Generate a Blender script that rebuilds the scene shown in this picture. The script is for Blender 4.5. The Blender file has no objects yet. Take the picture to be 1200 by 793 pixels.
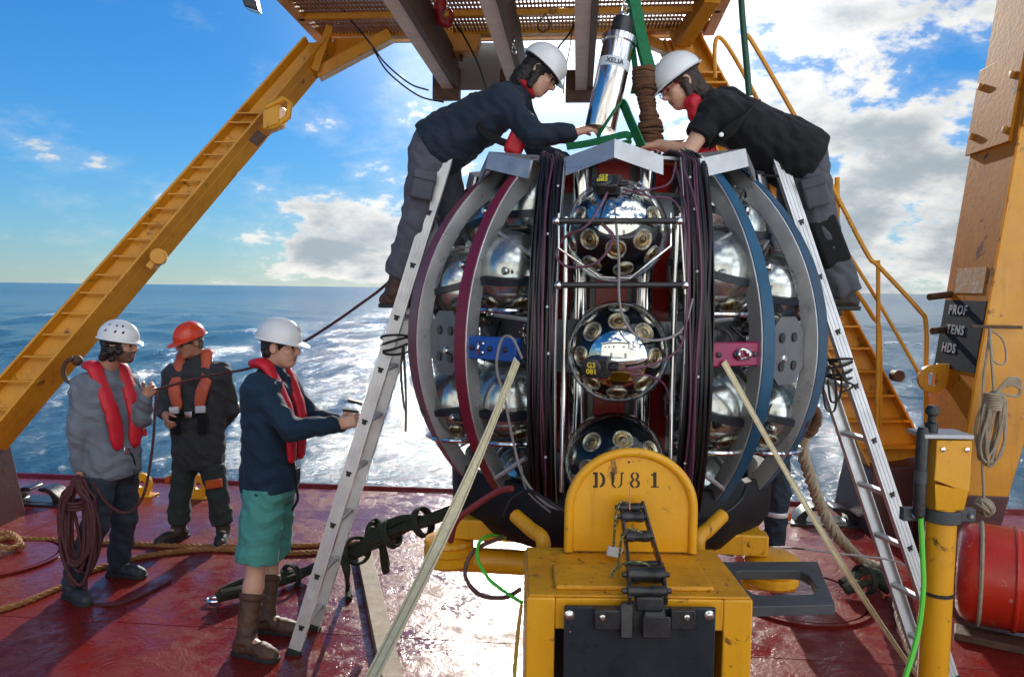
import bpy, bmesh, math, random
import numpy as np
from mathutils import Vector, Matrix
random.seed(7); np.random.seed(7)
SC = bpy.context.scene
COL = SC.collection
PI = math.pi
R_ = math.radians

# ---------------------------------------------------------------- camera
CAM_Z = 2.05; FPX = 870.0; PITCH = math.atan(58.5/FPX); ROLL = 0.0128
cam_d = bpy.data.cameras.new('camera'); cam = bpy.data.objects.new('camera', cam_d); COL.objects.link(cam)
cam_d.sensor_width = 36.0; cam_d.lens = 36.0*FPX/1200.0; cam_d.clip_start = 0.05; cam_d.clip_end = 30000
cam.matrix_world = Matrix.Translation((0, 0, CAM_Z)) @ Matrix.Rotation(PI/2-PITCH, 4, 'X') @ Matrix.Rotation(ROLL, 4, 'Z')
SC.camera = cam

# ---------------------------------------------------------------- light
SUN_AZ = math.atan((650-600)/FPX)      # to the right of the view axis (+Y)
SUN_EL = R_(22.5)
SUN_DIR = Vector((math.sin(SUN_AZ)*math.cos(SUN_EL), math.cos(SUN_AZ)*math.cos(SUN_EL), math.sin(SUN_EL)))
sun_d = bpy.data.lights.new('sun', 'SUN'); sun_d.energy = 2.0; sun_d.angle = R_(0.6); sun_d.color = (1.0, 0.93, 0.82)
sun = bpy.data.objects.new('sun', sun_d); COL.objects.link(sun)
sun.rotation_euler = SUN_DIR.to_track_quat('Z', 'Y').to_euler()
SC.view_settings.view_transform = 'Standard'; SC.view_settings.look = 'None'
SC.view_settings.exposure = 1.52; SC.view_settings.gamma = 1.0
SC.cycles.use_denoising = True
SC.cycles.max_bounces = 8; SC.cycles.glossy_bounces = 5; SC.cycles.transparent_max_bounces = 24; SC.cycles.transmission_bounces = 6
SC.cycles.sample_clamp_indirect = 8.0; SC.cycles.caustics_reflective = False; SC.cycles.caustics_refractive = False

# ---------------------------------------------------------------- node helpers
class NT:
    def __init__(s, tree): s.t = tree; s.n = tree.nodes; s.l = tree.links
    def new(s, typ, **kw):
        n = s.n.new(typ)
        for k, v in kw.items(): setattr(n, k, v)
        return n
    def put(s, sock, v):
        if isinstance(v, bpy.types.NodeSocket): s.l.new(v, sock)
        elif v is not None:
            if sock.type in ('RGBA',) and len(v) == 3: v = (*v, 1)
            sock.default_value = v
    def m(s, op, a, b=None, c=None, clamp=False):
        n = s.new('ShaderNodeMath', operation=op); n.use_clamp = clamp
        for i, v in enumerate((a, b, c)):
            if v is not None: s.put(n.inputs[i], v)
        return n.outputs[0]
    def vm(s, op, a, b=None, scale=None):
        n = s.new('ShaderNodeVectorMath', operation=op); s.put(n.inputs[0], a)
        if b is not None: s.put(n.inputs[1], b)
        if scale is not None: s.put(n.inputs['Scale'], scale)
        return n.outputs['Value'] if op in ('DOT_PRODUCT', 'LENGTH', 'DISTANCE') else n.outputs[0]
    def noise(s, vec, scale, detail=4, rough=0.55, dist=0.0):
        n = s.new('ShaderNodeTexNoise'); s.put(n.inputs['Vector'], vec); n.inputs['Scale'].default_value = scale
        n.inputs['Detail'].default_value = detail; n.inputs['Roughness'].default_value = rough; n.inputs['Distortion'].default_value = dist
        return n.outputs['Fac']
    def ss(s, v, a, b):                       # smoothstep
        n = s.new('ShaderNodeMapRange', interpolation_type='SMOOTHSTEP'); s.put(n.inputs[0], v)
        s.put(n.inputs[1], a); s.put(n.inputs[2], b); return n.outputs[0]
    def mr(s, v, a, b, c, d):
        n = s.new('ShaderNodeMapRange'); s.put(n.inputs[0], v)
        for i, q in enumerate((a, b, c, d)): s.put(n.inputs[i+1], q)
        return n.outputs[0]
    def mix(s, f, a, b, blend='MIX'):
        n = s.new('ShaderNodeMix', data_type='RGBA', blend_type=blend); s.put(n.inputs[0], f)
        s.put(n.inputs[6], a); s.put(n.inputs[7], b); return n.outputs[2]
    def comb(s, x, y, z):
        n = s.new('ShaderNodeCombineXYZ')
        for i, v in enumerate((x, y, z)): s.put(n.inputs[i], v)
        return n.outputs[0]
    def sep(s, v):
        n = s.new('ShaderNodeSeparateXYZ'); s.put(n.inputs[0], v); return n.outputs

# ---------------------------------------------------------------- sky
SKY_TINT = (0.26, 0.82, 1.24); SKY_K = 0.43; SKY_C = 0.10
world = bpy.data.worlds.new('World'); SC.world = world; world.use_nodes = True
w = NT(world.node_tree); w.n.clear()
sky = w.new('ShaderNodeTexSky', sky_type='NISHITA'); sky.sun_disc = False
sky.sun_elevation = SUN_EL; sky.sun_rotation = SUN_AZ; sky.altitude = 0
sky.air_density = 1.0; sky.dust_density = 0.0; sky.ozone_density = 3.0
tc = w.new('ShaderNodeTexCoord').outputs['Generated']
x, y, z = w.sep(tc)
zz = w.m('MAXIMUM', z, 0.0)
den = w.m('ADD', zz, 0.42)
p = w.comb(w.m('DIVIDE', x, den), w.m('DIVIDE', y, den), w.m('MULTIPLY', zz, 1.2))
pw = w.vm('ADD', p, (5.3, 1.9, 2.6))
n1 = w.noise(pw, 3.4, 13, 0.62, 0.12)
nb = w.noise(pw, 0.8, 3, 0.5)
so = tuple(0.05*v for v in (SUN_DIR.x/0.7, SUN_DIR.y/0.7-0.4, 0.9))
n2 = w.noise(w.vm('ADD', pw, so), 3.4, 8, 0.60, 0.12)
# cover: open sky ahead and to the left, broken cumulus to the right and round behind, a low belt along the horizon
side = w.m('ADD', x, w.m('MULTIPLY', w.m('MINIMUM', y, 0.0), -0.8))
right = w.ss(side, -0.10, 0.20)
low = w.m('MULTIPLY', w.ss(z, 0.27, 0.05), w.ss(x, -0.58, -0.16))
cov = w.m('ADD', w.m('MULTIPLY', right, 0.082), w.m('MULTIPLY', low, 0.12))
cov = w.m('ADD', cov, w.m('MULTIPLY', w.m('SUBTRACT', nb, 0.5), 0.16))
cov = w.m('SUBTRACT', cov, w.m('MULTIPLY', w.m('SUBTRACT', 1.0, right), w.m('MULTIPLY', w.ss(z, 0.12, 0.26), 0.07)))
cov = w.m('SUBTRACT', cov, w.m('MULTIPLY', w.ss(x, -0.30, -0.46), 0.07))
den1 = w.m('ADD', n1, cov)
mask = w.ss(den1, 0.555, 0.635)
thin = w.m('MULTIPLY', w.ss(den1, 0.47, 0.60), 0.16)
thick = w.m('MULTIPLY', w.ss(w.m('ADD', w.m('MULTIPLY', w.m('ADD', n1, n2), 0.5), cov), 0.565, 0.75), 0.93)
mu = w.m('MAXIMUM', w.vm('DOT_PRODUCT', tc, tuple(SUN_DIR)), 0.0)
g1 = w.m('POWER', mu, 5.0)
g2 = w.m('POWER', mu, 60.0)
g3 = w.m('POWER', mu, 220.0)
front = w.m('MULTIPLY', w.ss(y, 0.2, -0.7), 10.0)         # clouds opposite the sun, brightened behind the camera as added fill light
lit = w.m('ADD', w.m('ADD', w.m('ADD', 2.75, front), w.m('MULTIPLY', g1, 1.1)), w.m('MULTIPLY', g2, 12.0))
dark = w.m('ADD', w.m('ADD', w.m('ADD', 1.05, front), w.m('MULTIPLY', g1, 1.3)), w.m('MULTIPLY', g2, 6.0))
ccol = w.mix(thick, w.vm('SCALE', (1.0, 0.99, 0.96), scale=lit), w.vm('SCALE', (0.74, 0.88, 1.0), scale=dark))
# clear air: the dome's own blue, its blaze round the sun held back to what the photograph keeps
s0 = w.vm('MULTIPLY', sky.outputs[0], SKY_TINT)
lum = w.vm('DOT_PRODUCT', s0, (0.25, 0.6, 0.15))
skyc = w.vm('SCALE', s0, scale=w.m('DIVIDE', SKY_K, w.m('ADD', 1.0, w.m('MULTIPLY', lum, SKY_C))))
haze = w.m('POWER', w.m('SUBTRACT', 1.0, zz), 14.0)
hz = w.m('ADD', 1.5, w.m('MULTIPLY', w.m('POWER', mu, 5.0), 2.0))
skyc = w.mix(w.m('MULTIPLY', haze, 0.75), skyc, w.vm('SCALE', w.mix(w.m('POWER', mu, 7.0), (0.93, 0.99, 0.97, 1), (1.0, 0.93, 0.70, 1)), scale=hz))
skyc = w.vm('ADD', skyc, w.vm('SCALE', (1.0, 0.97, 0.90), scale=w.m('ADD', w.m('MULTIPLY', g2, 6.0), w.m('MULTIPLY', g3, 8.0))))
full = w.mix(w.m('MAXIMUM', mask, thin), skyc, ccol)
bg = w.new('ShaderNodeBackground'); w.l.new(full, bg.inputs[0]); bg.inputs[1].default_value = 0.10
w.l.new(bg.outputs[0], w.new('ShaderNodeOutputWorld').inputs[0])

# ---------------------------------------------------------------- places: picture point + distance -> world point
_cp, _sp = math.cos(PITCH), math.sin(PITCH); _cr, _sr = math.cos(ROLL), math.sin(ROLL)
_f = np.array((0, _cp, -_sp)); _r0 = np.array((1., 0, 0)); _u0 = np.array((0, _sp, _cp))
_r = _cr*_r0+_sr*_u0; _u = -_sr*_r0+_cr*_u0
CP = np.array((0, 0, CAM_Z))
def ray(px, py): return _f+(px-600)/FPX*_r+(396.5-py)/FPX*_u
def P(px, py, d):
    v = ray(px, py); return CP+v*(d/v[1])
def G(px, py, z=0.0):
    v = ray(px, py); return CP+v*((z-CAM_Z)/v[2])
YAW = math.atan(76/FPX)
def S(x, y, z): return np.array((x*math.cos(YAW)+y*math.sin(YAW), -x*math.sin(YAW)+y*math.cos(YAW), z))   # ship axes -> world
SHIP_X = S(1, 0, 0); SHIP_Y = S(0, 1, 0); UP = np.array((0, 0, 1.))
def toS(p): return np.array((p@SHIP_X, p@SHIP_Y, p[2]))
A = lambda *v: np.array(v, float)
def nrm(v):
    v = np.asarray(v, float); return v/(np.linalg.norm(v)+1e-12)

# ---------------------------------------------------------------- materials
MATS = {}
def mat(name, base, rough=0.5, metal=0.0, var=None, vs=6.0, va=0.5, bump=0.0, bs=60.0, rv=0.0, coat=0.0, spec=0.5,
        rust=0.0, rustc=(0.10, 0.035, 0.012), rs=5.0, detail=6, trans=0.0, emit=None, sheen=0.0, crease=0.0, grime=0.0):
    if name in MATS: return MATS[name]
    m = bpy.data.materials.new(name); m.use_nodes = True; t = NT(m.node_tree); b = t.n['Principled BSDF']
    co = t.new('ShaderNodeTexCoord').outputs['Object']
    c = (*base, 1)
    if var is not None:
        f = t.mr(t.noise(co, vs, detail, 0.6, 0.3), 0.32, 0.68, 0.0, va*2); 
        c = t.mix(t.m('MINIMUM', f, 1.0), (*base, 1), (*var, 1))
    if rust > 0:
        f = t.m('MULTIPLY', t.ss(t.noise(co, rs, 10, 0.72, 0.4), 0.66-rust*0.3, 0.72-rust*0.22), 0.9)
        c = t.mix(f, c, (*rustc, 1))
        ch = t.m('MULTIPLY', t.ss(t.noise(co, rs*4.5, 7, 0.7, 0.3), 0.70-rust*.15, 0.725-rust*.15), t.ss(t.noise(co, rs*.55, 3, 0.6), 0.42, 0.58))
        c = t.mix(t.m('MULTIPLY', ch, 0.85), c, (*two(rustc, .7), 1))
    if grime > 0:
        gx, gy, gz = t.sep(co); st = t.noise(t.comb(t.m('MULTIPLY', gx, 9.0), t.m('MULTIPLY', gy, 9.0), t.m('MULTIPLY', gz, 0.9)), 2.0, 7, 0.65, 0.2)
        c = t.mix(t.m('MULTIPLY', t.ss(st, 0.52, 0.72), grime), c, (0.09, 0.045, 0.018, 1))
    t.put(b.inputs['Base Color'], c)
    if rv > 0: t.put(b.inputs['Roughness'], t.mr(t.noise(co, vs*1.7, 5, 0.6), 0.3, 0.7, max(0.02, rough-rv), min(1, rough+rv)))
    else: b.inputs['Roughness'].default_value = rough
    b.inputs['Metallic'].default_value = metal
    b.inputs['Specular IOR Level'].default_value = spec
    b.inputs['Coat Weight'].default_value = coat; b.inputs['Coat Roughness'].default_value = 0.08
    if sheen: b.inputs['Sheen Weight'].default_value = sheen
    if bump > 0:
        bn = t.new('ShaderNodeBump'); bn.inputs['Strength'].default_value = bump; bn.inputs['Distance'].default_value = 0.01
        hh = t.noise(co, bs, 5, 0.6)
        if crease:
            cr = t.m('ABSOLUTE', t.m('SUBTRACT', t.noise(co, 5.5, 3, 0.5, 1.6), 0.5)); cr2 = t.m('ABSOLUTE', t.m('SUBTRACT', t.noise(co, 13.0, 3, 0.5, 1.2), 0.5))
            hh = t.m('ADD', t.m('MULTIPLY', hh, 0.10), t.m('ADD', t.m('MULTIPLY', t.m('POWER', cr, 0.6), crease*2.2), t.m('MULTIPLY', t.m('POWER', cr2, 0.7), crease*0.8)))
        t.put(bn.inputs['Height'], hh); t.l.new(bn.outputs[0], b.inputs['Normal'])
    MATS[name] = m; return m

def two(c, f): return tuple(min(1, v*f) for v in c)
ORANGE = mat('gantry_orange_paint', (0.70, 0.325, 0.016), 0.40, var=(0.58, 0.245, 0.014), vs=2.6, va=0.55, bump=0.16, bs=25, rv=0.1, rust=0.22, rs=7, grime=0.26)
AMBER = mat('amber_paint', (0.78, 0.385, 0.010), 0.35, var=(0.70, 0.32, 0.010), vs=3.0, va=0.5, bump=0.10, bs=40, rv=0.08, rust=0.26, rs=13, grime=0.22)
AMBER2 = mat('worn_amber_top', (0.74, 0.345, 0.010), 0.5, var=(0.60, 0.25, 0.010), vs=9, va=0.5, bump=0.35, bs=140, rust=0.32, rs=30, grime=0.2)
PALEOR = mat('pale_orange_paint', (0.62, 0.235, 0.014), 0.6, var=(0.52, 0.18, 0.012), vs=3.5, va=0.55, bump=0.15, bs=25, rust=0.30, rs=6, spec=0.12, grime=0.12)
MAROON = mat('maroon_base_paint', (0.10, 0.022, 0.02), 0.45, var=(0.06, 0.018, 0.016), vs=4, va=0.6, bump=0.2, bs=30)
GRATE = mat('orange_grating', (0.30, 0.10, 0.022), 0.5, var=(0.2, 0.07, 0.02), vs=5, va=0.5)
CREAM = mat('weathered_cream_paint', (0.86, 0.82, 0.70), 0.55, var=(0.70, 0.62, 0.48), vs=6, va=0.5, bump=0.2, bs=50, rust=0.15, rs=18)
GREYP = mat('grey_panel_paint', (0.20, 0.215, 0.235), 0.6, var=(0.16, 0.17, 0.19), vs=3, va=0.5)
RUSTB = mat('rusty_brown_steel', (0.11, 0.055, 0.028), 0.65, var=(0.06, 0.03, 0.018), vs=14, va=0.6, bump=0.3, bs=60)
BLACKP = mat('black_steel', (0.012, 0.013, 0.015), 0.35, var=(0.03, 0.03, 0.033), vs=18, va=0.5, bump=0.15, bs=60, rv=0.1)
BLACKR = mat('black_rubber', (0.006, 0.006, 0.007), 0.55, var=(0.012, 0.012, 0.013), vs=9, va=0.5, bump=0.15, bs=40, spec=0.25)
DKGREY = mat('dark_grey_steel', (0.045, 0.052, 0.058), 0.42, var=(0.07, 0.078, 0.085), vs=7, va=0.5, bump=0.2, bs=50, rv=0.12)
ALU = mat('brushed_aluminium', (0.50, 0.51, 0.52), 0.36, 0.7, var=(0.40, 0.41, 0.42), vs=10, va=0.5, bump=0.08, bs=120, rv=0.12)
ALUD = mat('dull_aluminium', (0.50, 0.51, 0.52), 0.45, 0.5, var=(0.40, 0.41, 0.42), vs=8, va=0.5, bump=0.1, bs=90, rv=0.1)
LADDER = mat('ladder_aluminium', (0.66, 0.665, 0.67), 0.42, 0.45, var=(0.5, 0.505, 0.51), vs=6, va=0.5, bump=0.06, bs=110, rv=0.1)
STEEL = mat('polished_steel', (0.75, 0.75, 0.74), 0.14, 1.0, var=(0.6, 0.6, 0.6), vs=12, va=0.4, rv=0.06)
CHROME = mat('mirror_metal', (0.82, 0.82, 0.81), 0.05, 1.0)

# ---------------------------------------------------------------- mesh builder
def frame(d, up=(0, 0, 1)):
    d = nrm(d); u = np.asarray(up, float)
    if abs(d@nrm(u)) > 0.98: u = A(0, 1, 0) if abs(d[1]) < 0.9 else A(1, 0, 0)
    s = nrm(np.cross(d, u)); return d, s, np.cross(s, d)
class MB:
    def __init__(s): s.v = []; s.f = []; s.mi = []; s.cur = 0
    def add(s, vs, fs):
        o = len(s.v); s.v.extend([tuple(map(float, q)) for q in vs]); s.f.extend([tuple(i+o for i in f) for f in fs]); s.mi.extend([s.cur]*len(fs)); return s
    def hexa(s, c):            # 8 corners: bottom ring 0-3, top ring 4-7
        return s.add(c, [(3, 2, 1, 0), (4, 5, 6, 7), (0, 1, 5, 4), (1, 2, 6, 5), (2, 3, 7, 6), (3, 0, 4, 7)])
    def box(s, c, size, ax=None):
        c = np.asarray(c, float); ax = ax if ax is not None else (A(1, 0, 0), A(0, 1, 0), A(0, 0, 1)); a, b, d = [np.asarray(ax[i])*size[i]/2 for i in range(3)]
        return s.hexa([c-a-b-d, c+a-b-d, c+a+b-d, c-a+b-d, c-a-b+d, c+a-b+d, c+a+b+d, c-a+b+d])
    def beam(s, p0, p1, w, h, up=(0, 0, 1)):
        p0, p1 = np.asarray(p0, float), np.asarray(p1, float); d, a, b = frame(p1-p0, up); a = a*w/2; b = b*h/2
        return s.hexa([p0-a-b, p0+a-b, p0+a+b, p0-a+b, p1-a-b, p1+a-b, p1+a+b, p1-a+b])
    def tube(s, pts, r, n=8, cap=True, closed=False):
        pts = [np.asarray(q, float) for q in pts]; m = len(pts); rr = r if hasattr(r, '__len__') else [r]*m
        vs = []; up = None
        for i, q in enumerate(pts):
            d = (pts[(i+1) % m]-pts[i-1]) if closed else pts[min(i+1, m-1)]-pts[max(i-1, 0)]
            d = nrm(d)
            if up is None: _, a, b = frame(d)
            else:
                a = up-d*(up@d); a = nrm(a); b = np.cross(a, d)*-1; b = np.cross(d, a)
            up = a; b = np.cross(d, a)
            for k in range(n):
                t = 2*PI*k/n; vs.append(q+rr[i]*(math.cos(t)*a+math.sin(t)*b))
        fs = []
        for i in range(m if closed else m-1):
            j = (i+1) % m
            for k in range(n): fs.append((i*n+k, i*n+(k+1) % n, j*n+(k+1) % n, j*n+k))
        if cap and not closed: fs += [tuple(range(n-1, -1, -1)), tuple(range((m-1)*n, m*n))]
        return s.add(vs, fs)
    def strap(s, pts, w, t, side):     # flat band
        pts = [np.asarray(q, float) for q in pts]; m = len(pts); vs = []
        for i, q in enumerate(pts):
            d = nrm(pts[min(i+1, m-1)]-pts[max(i-1, 0)]); sd = side[i] if isinstance(side, list) else side
            a = np.asarray(sd, float); a = nrm(a-d*(a@d)); b = np.cross(d, a); a = a*w/2; b = b*t/2
            vs += [q-a-b, q+a-b, q+a+b, q-a+b]
        fs = [(i*4+k, i*4+(k+1) % 4, i*4+4+(k+1) % 4, i*4+4+k) for i in range(m-1) for k in range(4)]+[(3, 2, 1, 0), tuple(range(m*4-4, m*4))]
        return s.add(vs, fs)
    def lathe(s, prof, c, axis, n=24, x=None):    # prof: (r, h) along axis
        c = np.asarray(c, float); d, a, b = frame(axis); vs = []; m = len(prof)
        for r, h in prof:
            for k in range(n):
                t = 2*PI*k/n; vs.append(c+d*h+r*(math.cos(t)*a+math.sin(t)*b))
        fs = [(i*n+k, i*n+(k+1) % n, i*n+n+(k+1) % n, i*n+n+k) for i in range(m-1) for k in range(n)]
        fs += [tuple(range(n-1, -1, -1)), tuple(range((m-1)*n, m*n))]
        return s.add(vs, fs)
    def prism(s, poly, off):           # planar polygon (3-D points) pushed along off
        poly = [np.asarray(q, float) for q in poly]; n = len(poly); off = np.asarray(off, float)
        return s.add(poly+[q+off for q in poly], [tuple(range(n-1, -1, -1)), tuple(range(n, 2*n))]+[(i, (i+1) % n, n+(i+1) % n, n+i) for i in range(n)])
    def strip(s, A_, B_, off):         # band between two polylines with thickness
        n = len(A_); off = np.asarray(off, float); vs = []
        for a, b in zip(A_, B_): vs += [a, b, b+off, a+off]
        fs = [(i*4+k, i*4+4+k, i*4+4+(k+1) % 4, i*4+(k+1) % 4) for i in range(n-1) for k in range(4)]+[(0, 1, 2, 3), tuple(n*4-4+q for q in (3, 2, 1, 0))]
        return s.add(vs, fs)
    def sphere(s, c, r, nu=16, nv=10, ax=None):
        c = np.asarray(c, float); r = A(*r) if hasattr(r, '__len__') else A(r, r, r); ax = ax if ax is not None else np.eye(3); vs = []
        for i in range(nv+1):
            th = PI*i/nv
            for k in range(nu):
                t = 2*PI*k/nu; q = A(r[0]*math.sin(th)*math.cos(t), r[1]*math.sin(th)*math.sin(t), r[2]*math.cos(th)); vs.append(c+q[0]*ax[0]+q[1]*ax[1]+q[2]*ax[2])
        return s.add(vs, [(i*nu+k, i*nu+nu+k, i*nu+nu+(k+1) % nu, i*nu+(k+1) % nu) for i in range(nv) for k in range(nu)])
    def build(s, name, m, parent=None, smooth=True, bevel=0.0, ang=38, **tags):
        me = bpy.data.meshes.new(name); off = np.array(parent_org(parent)) if parent is not None else np.zeros(3)
        v = np.array(s.v)-off; me.from_pydata(v.tolist(), [], s.f)
        ms = m if isinstance(m, (list, tuple)) else [m]
        for q in ms: me.materials.append(q)
        if len(ms) > 1: me.polygons.foreach_set('material_index', s.mi)
        bm = bmesh.new(); bm.from_mesh(me); bmesh.ops.remove_doubles(bm, verts=bm.verts, dist=1e-5); bmesh.ops.recalc_face_normals(bm, faces=bm.faces); bm.to_mesh(me); bm.free()
        if smooth:
            me.polygons.foreach_set('use_smooth', [True]*len(me.polygons)); me.set_sharp_from_angle(angle=R_(ang))
        o = bpy.data.objects.new(name, me); COL.objects.link(o)
        if parent is not None: o.parent = parent
        if bevel > 0:
            md = o.modifiers.new('bevel', 'BEVEL'); md.width = bevel; md.segments = 2; md.limit_method = 'ANGLE'; md.angle_limit = R_(40); md.harden_normals = False
        tag(o, **tags); return o
def parent_org(o):
    t = Vector((0, 0, 0))
    while o is not None: t += o.location; o = o.parent
    return t
def tag(o, label=None, cat=None, group=None, kind=None):
    if label: o['label'] = label
    if cat: o['category'] = cat
    if group: o['group'] = group
    if kind: o['kind'] = kind
    return o
def thing(name, loc, label, cat, group=None):
    o = bpy.data.objects.new(name, None); COL.objects.link(o); o.location = [float(q) for q in loc]; o.empty_display_size = 0.1
    return tag(o, label, cat, group)
def spline(pts, n=8):                   # Catmull-Rom
    pts = [np.asarray(q, float) for q in pts]; q = [2*pts[0]-pts[1]]+pts+[2*pts[-1]-pts[-2]]; out = []
    for i in range(1, len(q)-2):
        for k in range(n):
            t = k/n; a, b, c, d = q[i-1], q[i], q[i+1], q[i+2]
            out.append(0.5*((2*b)+(c-a)*t+(2*a-5*b+4*c-d)*t*t+(3*b-a-3*c+d)*t**3))
    return out+[pts[-1]]
def lerp(a, b, t): return np.asarray(a, float)*(1-t)+np.asarray(b, float)*t
def text_mesh(name, body, m, org, xdir, ydir, size, parent, depth=0.002, bold=0.0, spacing=1.0):
    cu = bpy.data.curves.new(name, 'FONT'); cu.body = body; cu.size = size; cu.extrude = depth; cu.offset = bold; cu.align_x = 'CENTER'; cu.align_y = 'CENTER'; cu.space_character = spacing; cu.resolution_u = 3
    o = bpy.data.objects.new(name+'_tmp', cu); COL.objects.link(o); bpy.context.view_layer.update()
    me = bpy.data.meshes.new_from_object(o.evaluated_get(bpy.context.evaluated_depsgraph_get())); bpy.data.objects.remove(o); bpy.data.curves.remove(cu)
    me.name = name; me.materials.clear(); me.materials.append(m)
    X, Y = nrm(xdir), nrm(ydir); Z = np.cross(X, Y); org = np.asarray(org, float)-np.array(parent_org(parent))
    M = Matrix(((X[0], Y[0], Z[0], org[0]), (X[1], Y[1], Z[1], org[1]), (X[2], Y[2], Z[2], org[2]), (0, 0, 0, 1)))
    me.transform(M); ob = bpy.data.objects.new(name, me); COL.objects.link(ob); ob.parent = parent; return ob
# ================================================================ SETTING: sea, deck
SEA_Z = -2.3
def sea():
    Ys = 6.6+np.concatenate([np.linspace(0, 40, 250), 40+np.cumsum(np.geomspace(0.17, 420, 150))])
    u = np.linspace(-1, 1, 380); 
    rng = np.random.RandomState(3); waves = []
    for i in range(46):
        L = 0.55*1.115**i if i < 34 else rng.uniform(4, 16)
        L = min(L, 18); th = R_(rng.normal(205, 34)); waves.append((2*PI/L, math.cos(th), math.sin(th), rng.uniform(0, 6.28), 0.0072*L**0.80))
    half = 9+Ys*1.05
    X = u[None, :]*half[:, None]; Yg = np.repeat(Ys[:, None], len(u), 1); Z = np.zeros_like(X)
    dy = np.gradient(Ys)[:, None]; dx = (half*2/len(u))[:, None]; cell = np.maximum(dy, dx)
    for k, cx, cy, ph, a in waves:
        fade = np.clip((2*PI/k)/cell/3.0-0.6, 0, 1); s = np.sin(k*(X*cx+Yg*cy)+ph)
        Z += fade*a*(s+0.25*np.sin(2*(k*(X*cx+Yg*cy)+ph)))
    Z += SEA_Z
    n, m = X.shape; v = np.stack([X, Yg, Z], -1).reshape(-1, 3); i = np.arange(n*m).reshape(n, m)
    f = np.stack([i[:-1, :-1], i[:-1, 1:], i[1:, 1:], i[1:, :-1]], -1).reshape(-1, 4)
    me = bpy.data.meshes.new('sea'); me.from_pydata(v.tolist(), [], f.tolist()); me.polygons.foreach_set('use_smooth', [True]*len(me.polygons))
    m_ = bpy.data.materials.new('sea_water'); m_.use_nodes = True; t = NT(m_.node_tree); b = t.n['Principled BSDF']
    co = t.new('ShaderNodeTexCoord').outputs['Object']; X_, Y_, Z_ = t.sep(co)
    dist = t.vm('LENGTH', co)
    st = t.vm('MULTIPLY', co, (1.0, 0.75, 1.0))
    # foam of the wake behind the stern
    wake = t.m('MULTIPLY', t.ss(Y_, 70, 8), t.ss(t.m('ABSOLUTE', t.m('ADD', X_, t.m('MULTIPLY', Y_, 0.03))), t.m('ADD', 5.5, t.m('MULTIPLY', Y_, 0.20)), 1.0))
    fo = t.noise(st, 0.9, 9, 0.68, 0.9); fo2 = t.noise(st, 0.22, 4, 0.55, 0.5)
    foam = t.ss(t.m('ADD', t.m('ADD', fo, t.m('MULTIPLY', wake, 0.16)), t.m('MULTIPLY', t.m('SUBTRACT', fo2, 0.5), 0.25)), 0.70, 0.80)
    crest = t.ss(t.m('ADD', t.noise(st, 1.6, 9, 0.7, 0.6), t.m('MULTIPLY', t.m('SUBTRACT', Z_, SEA_Z), 0.7)), 0.78, 0.90)
    foam = t.m('MAXIMUM', foam, t.m('MULTIPLY', crest, 0.7))
    c = t.mix(t.noise(co, 0.05, 3), (0.026, 0.078, 0.125, 1), (0.038, 0.105, 0.155, 1))
    t.put(b.inputs['Base Color'], t.mix(foam, c, (0.72, 0.76, 0.78, 1)))
    t.put(b.inputs['Roughness'], t.m('MAXIMUM', t.m('MULTIPLY', foam, 0.6), t.mr(dist, 10, 400, 0.11, 0.22)))
    b.inputs['IOR'].default_value = 1.33
    h = t.m('ADD', t.m('MULTIPLY', t.noise(st, 1.9, 6, 0.62, 0.3), 0.30), t.m('MULTIPLY', t.noise(st, 8.0, 6, 0.66, 0.4), 0.13))
    h = t.m('ADD', h, t.m('MULTIPLY', t.noise(st, 0.16, 6, 0.62), 2.0))
    bn = t.new('ShaderNodeBump'); bn.inputs['Strength'].default_value = 0.9; bn.inputs['Distance'].default_value = 0.42
    t.put(bn.inputs['Height'], h); t.l.new(bn.outputs[0], b.inputs['Normal'])
    me.materials.append(m_); o = bpy.data.objects.new('sea', me); COL.objects.link(o); tag(o, kind='structure')
sea()

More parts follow.
